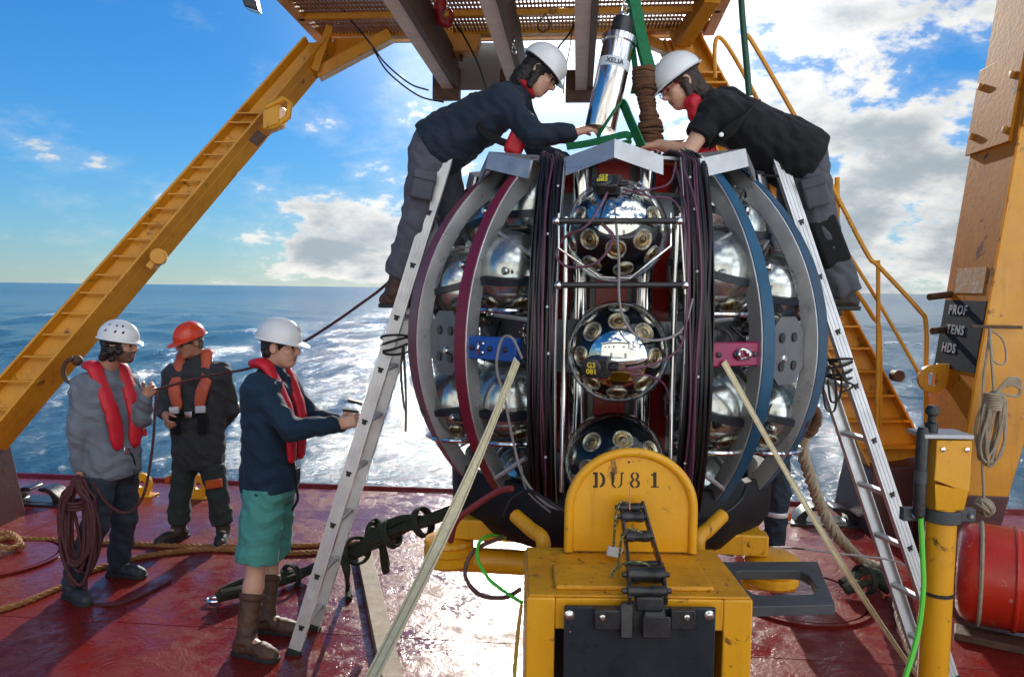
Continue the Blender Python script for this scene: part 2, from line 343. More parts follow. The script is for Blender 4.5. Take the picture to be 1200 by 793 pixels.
STERN = 7.25
def deck():
    m = bpy.data.materials.new('wet_red_deck_paint'); m.use_nodes = True; t = NT(m.node_tree); b = t.n['Principled BSDF']
    co = t.new('ShaderNodeTexCoord').outputs['Object']
    n = t.noise(co, 1.1, 7, 0.6, 0.4); f = t.noise(co, 7.0, 8, 0.66, 0.3)
    c = t.mix(t.mr(f, 0.3, 0.7, 0, 1), (0.19, 0.016, 0.011, 1), (0.12, 0.011, 0.009, 1))
    c = t.mix(t.m('MULTIPLY', t.ss(t.noise(co, 16, 9, 0.7, 0.5), 0.66, 0.74), 0.55), c, (0.06, 0.02, 0.015, 1))
    c = t.mix(t.m('MULTIPLY', t.ss(t.noise(co, 3.1, 10, 0.76, 1.2), 0.655, 0.70), 0.55), c, (0.42, 0.36, 0.33, 1))
    t.put(b.inputs['Base Color'], c)
    wet = t.ss(t.m('ADD', t.m('MULTIPLY', n, 0.8), t.m('MULTIPLY', f, 0.55)), 0.55, 0.80)
    t.put(b.inputs['Roughness'], t.mr(wet, 0, 1, 0.07, 0.50)); t.put(b.inputs['Specular IOR Level'], t.mr(wet, 0, 1, 0.50, 0.10))
    b.inputs['IOR'].default_value = 1.5; b.inputs['Coat Weight'].default_value = 0.0
    h = t.m('ADD', t.m('MULTIPLY', t.noise(co, 7.0, 5, 0.62, 0.9), 0.55), t.m('MULTIPLY', t.noise(co, 30, 5, 0.65, 0.6), 0.22))
    h = t.m('ADD', h, t.m('MULTIPLY', t.noise(co, 1.3, 2, 0.5), 1.2))
    bn = t.new('ShaderNodeBump'); bn.inputs['Strength'].default_value = 0.48; bn.inputs['Distance'].default_value = 0.028
    t.put(bn.inputs['Height'], h); t.l.new(bn.outputs[0], b.inputs['Normal'])
    root = MB(); root.box(S(0, 2.0, -0.16), (18, 2*(STERN-2.0), 0.30), (SHIP_X, SHIP_Y, UP)); d = root.build('deck', m, kind='structure')
    # plates with narrow weld seams between them
    seam = toS(G(119, 720))[0]; W = 1.55; base = seam
    while base > -8.5: base -= W
    xs = [base+i*W for i in range(13)]; ys = [-3.2, 0.6, 4.15, STERN+0.0]
    for i in range(len(xs)-1):
        for j in range(3):
            q = MB(); a = 0.004
            q.box(S((xs[i]+xs[i+1])/2, (ys[j]+ys[j+1])/2, -0.004), (W-a, ys[j+1]-ys[j]-a, 0.020), (SHIP_X, SHIP_Y, UP)); q.build('deck_plate', m, d)
    # weld beads
    for x_ in xs[1:-1]:
        q = MB(); q.strap([S(x_, y_, 0.0055) for y_ in (-3, 0.6, 4.15, STERN)], 0.010, 0.004, SHIP_X); q.build('weld_bead', m, d)
    for y_ in ys[1:-1]:
        q = MB(); q.strap([S(x_, y_, 0.0060) for x_ in (-8.5, 8.5)], 0.010, 0.004, SHIP_Y); q.build('weld_bead', m, d)
    # stern edge bar
    q = MB(); q.tube([S(-9, STERN+0.02, -0.02), S(9, STERN+0.02, -0.02)], 0.06, 12); q.build('stern_bar', m, d)
    # flush round hatches
    for (px, py, r, lab) in ((2, 655, 0.36, 'round flush deck hatch at the left edge of the deck'), (935, 700, 0.42, 'round flush deck hatch beside the yellow drum on the right')):
        c_ = G(px, py); h_ = thing('deck_hatch', c_, lab, 'hatch')
        q = MB(); q.lathe([(r+0.05, 0.0), (r+0.05, 0.016), (r+0.02, 0.016), (r+0.02, 0.0)], c_+A(0, 0, .007), UP, 48); q.build('rim', m, h_)
        q = MB(); q.lathe([(r, 0.0), (r, 0.012), (0.001, 0.013)], c_+A(0, 0, .007), UP, 48); q.build('cover', m, h_)
    return m
DECKM = deck()

def chock(px, py, wd, label, flip=1):
    c = G(px, py); t = thing('mooring_chock', c, label, 'chock', 'mooring chocks on the stern edge')
    k = wd/1.0
    out = [(-.50, 0), (-.42, .13), (-.30, .235), (-.18, .28), (-.08, .27), (-.055, .235), (-.10, .215), (-.20, .205), (-.27, .16), (-.31, .07), (-.30, .045), (.30, .045), (.31, .07), (.27, .16), (.20, .205), (.10, .215), (.055, .235), (.08, .27), (.18, .28), (.30, .235), (.42, .13), (.50, 0)]
    q = MB(); q.prism([c+SHIP_X*a*k+UP*b*k-SHIP_Y*0.09 for a, b in out], SHIP_Y*0.18); q.build('chock_body', BLACKP, t, bevel=0.018)
    q = MB(); q.box(c+UP*0.012, (wd*1.12, 0.30, 0.02), (SHIP_X, SHIP_Y, UP)); q.build('base_plate', BLACKP, t, bevel=0.004)
chock(48, 588, 0.58, 'black cast mooring chock on the deck edge at far left')
chock(966, 612, 0.60, 'black cast mooring chock on the stern behind the right ladder')
q = MB(); a0 = G(-60, 598); a1 = G(24, 582); q.tube([a0+A(0, 0, .05), lerp(a0, a1, .5)+A(0, 0, .06), a1+A(0, 0, .06)], 0.03, 10); q.build('deck_pipe', BLACKP, label='black pipe lying on the deck edge beside the left chock', cat='pipe')
def padeye(px, py, label):
    c = G(px, py); t = thing('lashing_eye', c, label, 'lashing eye', 'yellow lashing eyes on the stern')
    q = MB(); pts = [(-.09, 0), (-.075, .12), (-.04, .19), (0, .21), (.05, .19), (.085, .11), (.10, 0)]
    hole = [(.035*math.cos(a), .12+.035*math.sin(a)) for a in np.linspace(0, 2*PI, 13)[:-1]]
    o_ = [(.105*math.cos(a)*1.0, max(0, .11+.12*math.sin(a))) for a in np.linspace(0, 2*PI, 13)[:-1]]
    n = 12; F = [c+SHIP_X*a+UP*b-SHIP_Y*.02 for a, b in o_]+[c+SHIP_X*a+UP*b-SHIP_Y*.02 for a, b in hole]; B = [v+SHIP_Y*.04 for v in F]
    fs = []
    for i in range(n):
        j = (i+1) % n; fs += [(i, j, n+j, n+i), (2*n+j, 2*n+i, 3*n+i, 3*n+j), (j, i, 2*n+i, 2*n+j), (n+i, n+j, 3*n+j, 3*n+i)]
    q.add(F+B, fs); q.build('eye_plate', AMBER, t, bevel=0.004)
    q = MB(); q.box(c+UP*0.012, (0.26, 0.14, 0.02), (SHIP_X, SHIP_Y, UP)); q.build('base_plate', AMBER, t, bevel=0.003)
padeye(167, 581, 'yellow lashing eye on the stern behind the man in grey')
padeye(233, 583, 'yellow lashing eye between the boots of the man in the orange helmet')

# ================================================================ STERN GANTRY
def lerp_py(A0, A1, py):        # point on the world line A0-A1 whose picture height is py
    lo, hi = 0.0, 1.0
    def yy(t):
        p_ = lerp(A0, A1, t)-CP; return 396.5-FPX*(p_@_u)/(p_@_f)
    for _ in range(40):
        mid = (lo+hi)/2
        if (yy(mid) > py): lo = mid
        else: hi = mid
    return (lo+hi)/2
GZ = 4.62
def gantry():
    t = thing('stern_gantry', S(-4.6, 6.4, 0), 'orange steel stern gantry with two sloping legs and a grated top platform', 'gantry')
    # ---- left leg
    Lb, Mb, Rb = P(-62, 508, 6.0), P(-25, 524, 6.0), P(5, 531, 6.28)
    Lt, Mt, Rt = P(356, 42, 7.35), P(386, 40, 7.35), P(398, 62, 7.55)
    def leg(Lb, Mb, Rb, Lt, Mt, Rt, side):
        Bb, Bt = Lb+(Rb-Mb), Lt+(Rt-Mt)
        q = MB(); q.hexa([Lb+(Rb-Mb)*.35, Mb+(Rb-Mb)*.35, Rb, Bb, Lt+(Rt-Mt)*.35, Mt+(Rt-Mt)*.35, Rt, Bt])
        lg = q.build('leg', ORANGE, t, bevel=0.008)
        for (b0, t0, sg) in ((Lb, Lt, 1), (Mb, Mt, -1)):
            ww = nrm(Mb-Lb)*0.022*sg; q = MB(); db, dt = (Rb-Mb)*.355, (Rt-Mt)*.355
            q.hexa([b0, b0+ww, b0+ww+db, b0+db, t0, t0+ww, t0+ww+dt, t0+dt]); q.build('flange', ORANGE, lg, bevel=0.004)
        q = MB(); db = Rb-Mb
        return lg
    lg = leg(Lb, Mb, Rb, Lt, Mt, Rt, 1)
    dl = (Rb-Mb)*.12
    for py in (131, 142, 164, 179, 194, 209, 225, 242, 260, 278, 298, 320, 341, 365, 390, 416, 445, 478, 505):
        a = lerp_py(Lb, Lt, py); b = lerp_py(Mb, Mt, py); q = MB()
        pa, pb = lerp(Lb, Lt, a)+dl*1.0, lerp(Mb, Mt, b)+dl*1.0
        q.beam(pa, pb, 0.030 if py > 150 else .09, 0.014); q.build('rung', ORANGE, lg)
    # doubler plate with clamp ring and a lower lug
    d = nrm(Lt-Lb); 
    c = P(316, 138, 6.85); q = MB(); out = nrm(P(345, 128, 6.85)-P(310, 142, 6.85)); dn = np.cross(out, A(0, 1, 0))
    q.tube([c-out*.02+UP*.10, c+out*.14+UP*.12, c+out*.20+UP*.06, c+out*.18-UP*.06, c+out*.06-UP*.10, c-out*.06-UP*.07], 0.028, 10); q.build('clamp_ring', AMBER, t)
    q = MB(); q.box(P(322, 140, 6.92), (0.16, .22, .17), (out, A(0, 1, 0), UP)); q.build('clamp_lug', AMBER, t, bevel=.01)
    q = MB(); q.lathe([(.02, -.05), (.07, -.05), (.07, .05), (.02, .05)], P(186, 301, 6.55), nrm(A(.4, -1, .1)), 16); q.build('lug', ORANGE, t, bevel=.006)
    q = MB(); q.box(P(183, 307, 6.60), (0.13, .06, .13), (d, np.cross(d, A(0, 1, 0)), A(0, 1, 0))); q.build('lug_plate', ORANGE, t, bevel=.006)
    q = MB(); q.box(P(302, 162, 6.82), (0.13, .03, .10), (d, A(0, 1, 0), np.cross(d, A(0, 1, 0)))); q.build('junction_plate', RUSTB, t, bevel=.006)
    # foot of the left leg: hinge block on the deck
    b = (Lb+Rb)/2; q = MB(); q.hexa([A(b[0]-.35, b[1]-.25, 0), A(b[0]+.20, b[1]-.25, 0), A(b[0]+.2, b[1]+.3, 0), A(b[0]-.35, b[1]+.3, 0), A(b[0]-.22, b[1]-.2, b[2]+.02), A(b[0]+.14, b[1]-.2, b[2]+.02), A(b[0]+.14, b[1]+.2, b[2]+.02), A(b[0]-.22, b[1]+.2, b[2]+.02)]); q.build('leg_foot', MAROON, t, bevel=.01)
    # ---- right leg with treads
    Lb2, Rb2 = P(1021, 553, 6.35), P(1092, 536, 6.35); Lt2, Rt2 = P(778, 46, 7.35), P(818, 32, 7.35)
    dep = A(-0.02, 0.26, 0)
    q = MB(); f1 = dep*.42
    q.hexa([Lb2+f1, Rb2+f1, Rb2+dep, Lb2+dep, Lt2+f1, Rt2+f1, Rt2+dep, Lt2+dep]); lg2 = q.build('leg', ORANGE, t, bevel=.008)
    for b0, t0, sg in ((Lb2, Lt2, 1), (Rb2, Rt2, -1)):
        ww = nrm(Rb2-Lb2)*.02*sg; q = MB(); q.hexa([b0, b0+ww, b0+ww+f1*1.02, b0+f1*1.02, t0, t0+ww, t0+ww+f1*1.02, t0+f1*1.02]); q.build('flange', ORANGE, lg2, bevel=.004)
    py = 524.0; st = 31.0
    while py > 75:
        a = lerp_py(Lb2, Lt2, py); b_ = lerp_py(Rb2, Rt2, py); q = MB(); q.beam(lerp(Lb2, Lt2, a)+f1*.5, lerp(Rb2, Rt2, b_)+f1*.5, .15, .018); q.build('tread', ORANGE, lg2); py -= st; st *= 0.955
    q = MB(); b = (Lb2+Rb2)/2+dep/2
    q.hexa([A(b[0]-.34, b[1]-.35, 0), A(b[0]+.45, b[1]-.35, 0), A(b[0]+.45, b[1]+.4, 0), A(b[0]-.34, b[1]+.4, 0), A(b[0]-.30, b[1]-.25, b[2]-.02), A(b[0]+.38, b[1]-.25, b[2]+.05), A(b[0]+.38, b[1]+.3, b[2]+.05), A(b[0]-.30, b[1]+.3, b[2]-.02)]); q.build('leg_foot', MAROON, t, bevel=.012)
    q = MB(); c = P(1051, 440, 6.3); q.lathe([(.02, -.04), (.05, -.04), (.05, .04), (.02, .04)], c, A(0, -1, 0), 14); q.build('lug', RUSTB, t)
    # ---- handrails of the right leg
    def rail(pts, r=.019):
        q = MB(); q.tube(spline([P(*v) for v in pts], 5), r, 8); return q.build('handrail', ORANGE, t)
    rail([(838, 92, 6.9), (838, 52, 6.9), (846, 46, 6.9), (868, 80, 6.85), (905, 150, 6.75), (930, 192, 6.65)])
    rail([(872, 40, 6.5), (885, 55, 6.5), (950, 170, 6.4), (1013, 292, 6.25), (1030, 312, 6.22), (1076, 362, 6.15), (1085, 380, 6.15), (1085, 440, 6.15), (1085, 545, 6.15)])
    rail([(985, 283, 6.4), (1030, 355, 6.3), (1083, 448, 6.16)], .015)
    rail([(996, 330, 6.45), (1022, 370, 6.4), (1031, 392, 6.38), (1031, 500, 6.38)], .018)
    rail([(981, 208, 6.35), (981, 290, 6.35)], .022); rail([(1029, 305, 6.22), (1029, 400, 6.3), (1027, 500, 6.34)], .018)
    rail([(960, 395, 6.3), (1000, 470, 6.2), (1030, 505, 6.2)], .012)
    # ---- platform
    x0, x1 = toS(P(372, 48, 7.55))[0], toS(P(826, 40, 7.55))[0]; yb = toS(P(600, 48, 7.5))[1]; yn = yb-3.2; xs0 = x0-0.28
    pf = MB(); pf.box(S((x0+x1)/2, yb, GZ-.03), (x1-x0, .12, .11), (SHIP_X, SHIP_Y, UP)); plat = pf.build('platform_edge_beam', ORANGE, t, bevel=.006)
    for k, yy in enumerate(np.arange(yb-.62, yn, -.62)):
        q = MB(); q.box(S((x0+x1)/2, yy, GZ-.095), (x1-x0, .06, .05), (SHIP_X, SHIP_Y, UP)); q.build('platform_joist', RUSTB if k % 2 else ORANGE, t, bevel=.004)
    for xx in (x0, x1):
        q = MB(); q.beam(S(xx, yb, GZ-.02), S(xx+(0.10 if xx == x0 else -.05), yn, GZ-.02), .10, .20); q.build('platform_side_beam', ORANGE, t, bevel=.006)
    # grating bars, many thin ones: one part
    q = MB(); nb_ = int((x1-x0)/.034)
    for i in range(nb_): xx = x0+.05+i*.034; q.beam(S(xx, yb, GZ-.05), S(xx, yn, GZ-.05), .012, .03)
    for yy in np.arange(yn, yb, .10): q.beam(S(x0, yy, GZ-.045), S(x1, yy, GZ-.045), .012, .02)
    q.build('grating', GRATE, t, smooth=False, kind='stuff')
    # triangular gussets and sloping braces at both corners
    def brace(p0, p1, w_, h_): q = MB(); q.beam(p0, p1, w_, h_); q.build('brace', ORANGE, t, bevel=.006)
    brace(P(372, 88, 7.45), P(458, 42, 7.50), .16, .11); brace(P(368, 84, 7.35), P(386, 32, 7.40), .10, .07)
    q = MB(); q.prism([P(374, 84, 7.50), P(392, 45, 7.50), P(450, 44, 7.50)], A(0, .03, 0)); q.build('gusset', PALEOR, t)
    brace(P(800, 46, 7.25), P(835, -8, 6.4), .14, .16); brace(P(752, 46, 7.50), P(790, 62, 7.45), .14, .09); brace(P(792, 25, 7.3), P(803, 65, 7.3), .03, .18)
    q = MB(); q.prism([P(760, 48, 7.52), P(818, 48, 7.52), P(812, 110, 7.52), P(796, 82, 7.52)], A(0, .03, 0)); q.build('gusset', ORANGE, t)
    # ---- three runway beams below the platform with dark stop blocks
    zb = 3.99
    for (px, xe, top) in ((525, 115, 0), (604, 97, 0), (681, 118, 0)):
        e = toS(P(px, xe, 7.45)); X_ = e[0]
        q = MB(); q.box(S(X_, e[1]-2.4, zb+.02), (.115, 4.8, .02), (SHIP_X, SHIP_Y, UP)); q.box(S(X_, e[1]-2.4, zb+.30), (.115, 4.8, .02), (SHIP_X, SHIP_Y, UP)); q.box(S(X_, e[1]-2.4, zb+.16), (.02, 4.8, .26), (SHIP_X, SHIP_Y, UP))
        rb = q.build('runway_beam', CREAM, t)
        q = MB(); q.box(S(X_+.085, e[1]-2.4, zb+.15), (.05, 4.7, .30), (SHIP_X, SHIP_Y, UP)); q.build('side_plate', RUSTB, rb)
        q = MB(); q.box(S(X_-.02, e[1]+.04, zb+.06), (.27, .10, .30), (SHIP_X, SHIP_Y, UP)); q.build('stop_block', RUSTB, rb, bevel=.008)
        q = MB(); q.box(S(X_, e[1]+.02, zb+.42), (.10, .10, .42), (SHIP_X, SHIP_Y, UP)); q.build('hanger', ORANGE, rb)
    # grey tail plate and the trolley wedge behind the beams
    q = MB(); q.hexa([P(515, 106, 7.8), P(606, 106, 7.8), P(606, 104, 7.9), P(515, 104, 7.9), P(506, 50, 7.8), P(606, 50, 7.8), P(606, 50, 7.9), P(506, 50, 7.9)]); q.build('tail_plate', GREYP, t)
    q = MB(); c = P(543, 52, 7.2); q.hexa([c+A(-.13, -.1, -.10), c+A(.13, -.1, -.10), c+A(.13, .1, -.10), c+A(-.13, .1, -.10), c+A(-.17, -.14, .05), c+A(.17, -.14, .05), c+A(.17, .14, .05), c+A(-.17, .14, .05)]); q.build('trolley_block', ORANGE, t, bevel=.01)
    q = MB(); q.beam(P(541, 58, 7.2), P(540, 72, 7.2), .035, .035, (0, 1, 0)); q.build('trolley_pin', RUSTB, t)
    q = MB(); q.box(P(610, 44, 7.62), (3.6, .04, .06), (SHIP_X, SHIP_Y, UP)); q.build('cross_rail', CREAM, t)
gantry()

def pillar():
    t = thing('leaning_pillar', P(1110, 642, 5.6), 'leaning orange steel pillar with navy lettered plate and maroon foot at the right', 'pillar')
    Nb = P(1106, 650, 5.6); Nt = P(1232, -60, 5.6)            # near vertical edge
    nb, nt = toS(Nb), toS(Nt); nb[2] = 0.0
    wd_b, wd_t, dp = 0.34, 0.80, 0.66
    def C(tt, a, b):            # a: across 0..1 (front face), b: depth 0..1
        c = lerp(nb, nt, tt); return S(c[0]+a*(wd_b*(1-tt)+wd_t*tt), c[1]+b*dp, c[2])
    tz = lambda z: (z-nb[2])/(nt[2]-nb[2])
    def slab(t0, t1, g=0.0): return [C(t0, -g, -g), C(t0, 1+g, -g), C(t0, 1+g, 1+g), C(t0, -g, 1+g), C(t1, -g, -g), C(t1, 1+g, -g), C(t1, 1+g, 1+g), C(t1, -g, 1+g)]
    q = MB(); q.hexa(slab(0.0, tz(.52), .012)); q.build('foot', MAROON, t, bevel=.01)
    q = MB(); q.hexa(slab(tz(.50), 1.0)); b = q.build('column', ORANGE, t, bevel=.01)
    # pale painted inner cheek, navy plate, bare patch
    def cheek(z0, z1, m, nm, pr, b0=0.0, b1=1.0, par=t):
        a0, a1 = C(tz(z0), 0, b0), C(tz(z0), 0, b1); b0_, b1_ = C(tz(z1), 0, b0), C(tz(z1), 0, b1); o = -SHIP_X*pr
        q = MB(); q.hexa([a0+o, a0, a1, a1+o, b0_+o, b0_, b1_, b1_+o]); return q.build(nm, m, par)
    cheek(.53, nt[2]-.05, PALEOR, 'cheek_plate', .006, .0, 1)
    navy = mat('navy_plate_paint', (0.012, 0.022, 0.036), .75, var=(.02, .03, .042), vs=12, va=.5, bump=.1, spec=.15)
    white = mat('white_letter_paint', (.62, .66, .68), .6, var=(.3, .34, .36), vs=60, va=.5)
    z_t, z_b = 2.0, 1.45
    cheek(z_b, z_t, navy, 'lettered_plate', .012, .02, .98)
    chip = mat('chipped_grey_paint', (.55, .53, .48), .7, var=(.5, .24, .06), vs=22, va=.8, bump=.3)
    cheek(2.06, 2.26, chip, 'bare_patch', .010, .15, .80)
    ang = (C(1, 0, .5)-C(0, 0, .5)); upv = nrm(ang)
    for i, (wd, z_, bb) in enumerate((('PROF', 1.92, .62), ('TENS', 1.76, .60), ('HDS', 1.61, .68))):
        o = C(tz(z_), 0, bb)-SHIP_X*.0145; text_mesh('lettering', wd, white, o, -SHIP_Y, upv, .105, t, .0015, 0.003, 1.2)
    # padeye on the inner cheek
    c = C(tz(1.36), 0, .62)-SHIP_X*.02
    def ring_plate(c, r, rh, th, nax, uax):
        n = 20; s_ = np.cross(nax, uax); F = []
        for rr in (r, rh): F += [c+rr*(math.cos(a)*s_+math.sin(a)*uax)-nax*th/2 for a in np.linspace(0, 2*PI, n+1)[:-1]]
        B = [v+nax*th for v in F]; fs = []
        for i in range(n):
            j = (i+1) % n; fs += [(i, j, n+j, n+i), (2*n+j, 2*n+i, 3*n+i, 3*n+j), (j, i, 2*n+i, 2*n+j), (n+i, n+j, 3*n+j, 3*n+i)]
        q = MB(); q.add(F+B, fs); return q
    pe = c-SHIP_X*.10; q = ring_plate(pe, .115, .055, .04, SHIP_Y, UP); q.box(pe+SHIP_X*.085+UP*.03, (.11, .038, .19), (SHIP_X, SHIP_Y, UP)); q.build('padeye', ORANGE, t, bevel=.004)
    # bolted strap plates at the top, with bolts
    f = lambda tt, a, o: C(tt, a, 0)-SHIP_Y*o
    z0, z1 = 3.3, 4.0
    q = MB(); q.hexa([f(tz(z0), .0, .03), f(tz(z0), .22, .03), f(tz(z0), .22, 0), f(tz(z0), .0, 0), f(tz(z1), .0, .03), f(tz(z1), .26, .03), f(tz(z1), .26, 0), f(tz(z1), .0, 0)]); q.build('strap_plate', PALEOR, t, bevel=.004)
    g = lambda tt, b, o: C(tt, 0, b)-SHIP_X*o
    q = MB(); q.hexa([g(tz(z0-.1), .1, .03), g(tz(z0-.1), .1, 0), g(tz(z0-.1), 1.06, 0), g(tz(z0-.1), 1.06, .03), g(tz(z1-.1), .1, .03), g(tz(z1-.1), .1, 0), g(tz(z1-.1), 1.06, 0), g(tz(z1-.1), 1.06, .03)]); q.build('strap_plate', PALEOR, t, bevel=.004)
    for zz_, bb in ((3.35, .95), (3.3, .2), (3.75, .95), (3.72, .25)):
        q = MB(); c_ = g(tz(zz_), bb, .03); q.lathe([(.030, 0), (.030, .016), (.018, .018)], c_, -SHIP_X, 6); q.build('bolt', ORANGE, t)
    # two pipe stubs behind
    for (p0, p1) in (((1089, 348, 6.1), (1122, 344, 6.2)), ((1093, 388, 6.1), (1114, 385, 6.2))):
        q = MB(); q.tube([P(*p0), P(*p1)], .028, 12); q.build('pipe_stub', RUSTB, t)
    # hooks for the hung ropes
    q = MB(); q.box(P(1168, 383, 5.53), (.36, .02, .025), (SHIP_X, SHIP_Y, UP)); q.build('rope_bar', RUSTB, t, bevel=.004)
pillar()

# unseen white wall added behind the camera to bounce light; mirrored in the spheres
def bounce_deckhouse():
    t = thing('bounce_deckhouse', S(0, -5.5, 0), 'unseen white wall added behind the camera to bounce light', 'bounce_deckhouse')
    wp = mat('white_ship_paint', (.74, .74, .72), .5, var=(.66, .65, .62), vs=1.5, va=.5, rust=.06, rs=3)
    q = MB(); q.box(S(0, -7.0, 2.9), (15, 3, 5.8), (SHIP_X, SHIP_Y, UP)); q.build('wall', wp, t, bevel=.03)
    q = MB(); q.box(S(0, -6.6, 5.95), (15.6, 3.8, .18), (SHIP_X, SHIP_Y, UP)); q.build('upper_deck', wp, t)
    glass = mat('dark_window_glass', (.02, .025, .03), .06, coat=.5)
    for x_ in (-5.4, -3.6, -1.8, 1.8, 3.6, 5.4):
        q = MB(); q.box(S(x_, -5.49, 4.3), (.8, .04, .8), (SHIP_X, SHIP_Y, UP)); f_ = q.build('window_frame', wp, t, bevel=.02)
        q = MB(); q.box(S(x_, -5.465, 4.3), (.64, .02, .64), (SHIP_X, SHIP_Y, UP)); q.build('pane', glass, f_)
    for x_ in (-2.6, 2.4):
        q = MB(); q.box(S(x_, -5.48, 1.1), (.85, .06, 1.9), (SHIP_X, SHIP_Y, UP)); d_ = q.build('door', GREYP, t, bevel=.03)
        q = MB(); q.box(S(x_+.32, -5.43, 1.1), (.04, .05, .22), (SHIP_X, SHIP_Y, UP)); q.build('handle', STEEL, d_)
bounce_deckhouse()
# ================================================================ THE LAUNCHER: spherical frame with glass detector spheres
LC = P(715, 405, 4.06); LC[2] = 1.79
Lf = nrm(A(-LC[0], -LC[1], 0)); Lr = A(-Lf[1], Lf[0], 0); Lr = -Lr if Lr[0] < 0 else Lr
RAD = 1.1
def adir(az): a = R_(az); return math.sin(a)*Lr+math.cos(a)*Lf
def tdir(az): a = R_(az); return math.cos(a)*Lr-math.sin(a)*Lf
def L(az, r, z): return LC+adir(az)*r+UP*z
def SX(x_, ph, R=RAD): rr = math.sqrt(R*R-x_*x_); return LC+Lr*(x_+.034)+Lf*rr*math.cos(R_(ph))+UP*rr*math.sin(R_(ph))      # slice parallel to the front plane's normal
def SP(az, ph, R=RAD): return L(az, R*math.cos(R_(ph)), R*math.sin(R_(ph)))
REDP = mat('red_panel_paint', (0.34, 0.018, 0.014), 0.32, var=(0.27, 0.014, 0.012), vs=5, va=.5, rv=.1)
BURG = mat('burgundy_anodised', (0.20, 0.010, 0.035), 0.42, var=(0.15, 0.010, 0.028), vs=9, va=.5, bump=.08)
BLUEA = mat('blue_anodised', (0.008, 0.085, 0.17), 0.42, var=(0.006, 0.06, 0.12), vs=9, va=.5, bump=.08)
BLUEB = mat('bright_blue_paint', (0.012, 0.09, 0.42), 0.38, var=(0.01, 0.07, 0.32), vs=9, va=.5)
PINKB = mat('crimson_paint', (0.30, 0.008, 0.075), 0.38, var=(0.22, 0.008, 0.06), vs=9, va=.5)
CBLK = mat('black_cable', (0.010, 0.010, 0.012), 0.38)
CPUR = mat('mauve_cable', (0.13, 0.045, 0.075), 0.42, var=(.10, .03, .065), vs=20, va=.5)
CORG = mat('orange_cable', (0.60, 0.12, 0.015), 0.4)
CGRY = mat('grey_cable', (0.22, 0.20, 0.20), 0.4)
lom = thing('module_launcher', LC-UP*1.05, 'large spherical aluminium launching frame with burgundy and blue ribs holding glass spheres', 'launcher frame')

DKALU = mat('dark_anodised_plate', (.20, .21, .22), .45, .5, var=(.14, .15, .16), vs=9, va=.5)
def rib(az, band, bm_, full=True):
    th = 0.014; td = tdir(az)
    ph = np.linspace(-53, 53, 31)
    outer = [SP(az, q) for q in ph]
    inner = []
    for q in ph:
        w_ = 0.074+0.05*max(0, (abs(q)-34)/19)**1.5; inner.append(SP(az, q, RAD-w_))
    q = MB(); q.strip(outer, inner, td*th*(-1 if az > 0 else 1)); r_ = q.build('rib', ALU if full else ALUD, lom, bevel=.003)
    # coloured outer flange, wide towards the far side
    s_ = 1 if az > 0 else -1
    q = MB(); q.strip([SP(az-.4*s_, v, RAD+.004) for v in ph], [SP(az+s_*band, v, RAD+.004) for v in ph], -adir(az)*.012); q.build('rib_flange', bm_, r_)
    # inner lip and bolts
    for q_ in (-46, -30, 30, 46, 12, -12):
        c = SP(az, q_, RAD-.045)-td*s_*.0; q = MB(); q.lathe([(.009, 0), (.009, .007), (.006, .009)], c-td*s_*.002, -td*s_, 6); q.build('bolt', STEEL, r_)
for s_, bm_ in ((-1, BURG), (1, BLUEA)):
    rib(35.5*s_, 3.2, bm_); rib(59*s_, 10, bm_)
    for az in (104, 142): rib(az*s_, 6, bm_, False)
rib(179, 4, BLUEA, False)

# ---- rings, hub, core
def annulus(z, r0, r1, th, m, nm, n=60, par=lom):
    q = MB(); q.lathe([(r0, -th/2), (r1, -th/2), (r1, th/2), (r0, th/2), (r0, -th/2)], LC+UP*z, UP, n)
    q.f = [f for f in q.f if len(f) == 4]; q.mi = [0]*len(q.f); return q.build(nm, m, par)
annulus(.86, .36, .66, .014, ALUD, 'top_ring'); annulus(-.885, .30, .70, .014, ALUD, 'bottom_ring')
annulus(0, .70, .715, .24, DKALU, 'equipment_hoop'); annulus(.63, .60, .615, .16, DKALU, 'equipment_hoop'); annulus(-.60, .62, .635, .16, DKALU, 'equipment_hoop')
for k_, az_ in enumerate((-80, -66, -52, -43, -31, -25, 25, 31, 43, 52, 66, 80)):
    zz_ = (.05, -.04, .03, -.06)[k_ % 4]; q = MB(); q.lathe([(.05, 0), (.05, .03), (.038, .035), (.030, .022), (.012, .030), (.001, .032)], L(az_, .716, zz_), adir(az_), 18); q.build('housing_cap', (ALUD, STEEL, DKALU)[k_ % 3], lom)
    q = MB(); q.tube(spline([L(az_-3, .74, .10), L(az_, .80, .06*math.sin(k_)), L(az_+4, .78, -.05), L(az_+6, .73, -.11)], 6), .007, 6); q.build('pigtail', (CBLK, CPUR, CGRY)[k_ % 3], lom)
# red hexagonal core with bright pipes
q = MB(); q.lathe([(.55, -.87), (.55, .85), (.001, .85)], LC, UP, 20); q.build('core_drum', DKALU, lom, smooth=False)
for az in (-14.5, 14.5, 115, -115):
    q = MB(); q.tube([L(az, .60, -.87), L(az, .60, .86)], .042, 16); q.build('core_pipe', STEEL, lom)
for az in (0, 24, -24, 60, -60):
    q = MB(); c = L(az, .565, 0); q.box(c, (.15 if az == 0 else .09, .012, 1.74), (tdir(az), adir(az), UP)); q.build('core_panel', REDP, lom, bevel=.003)
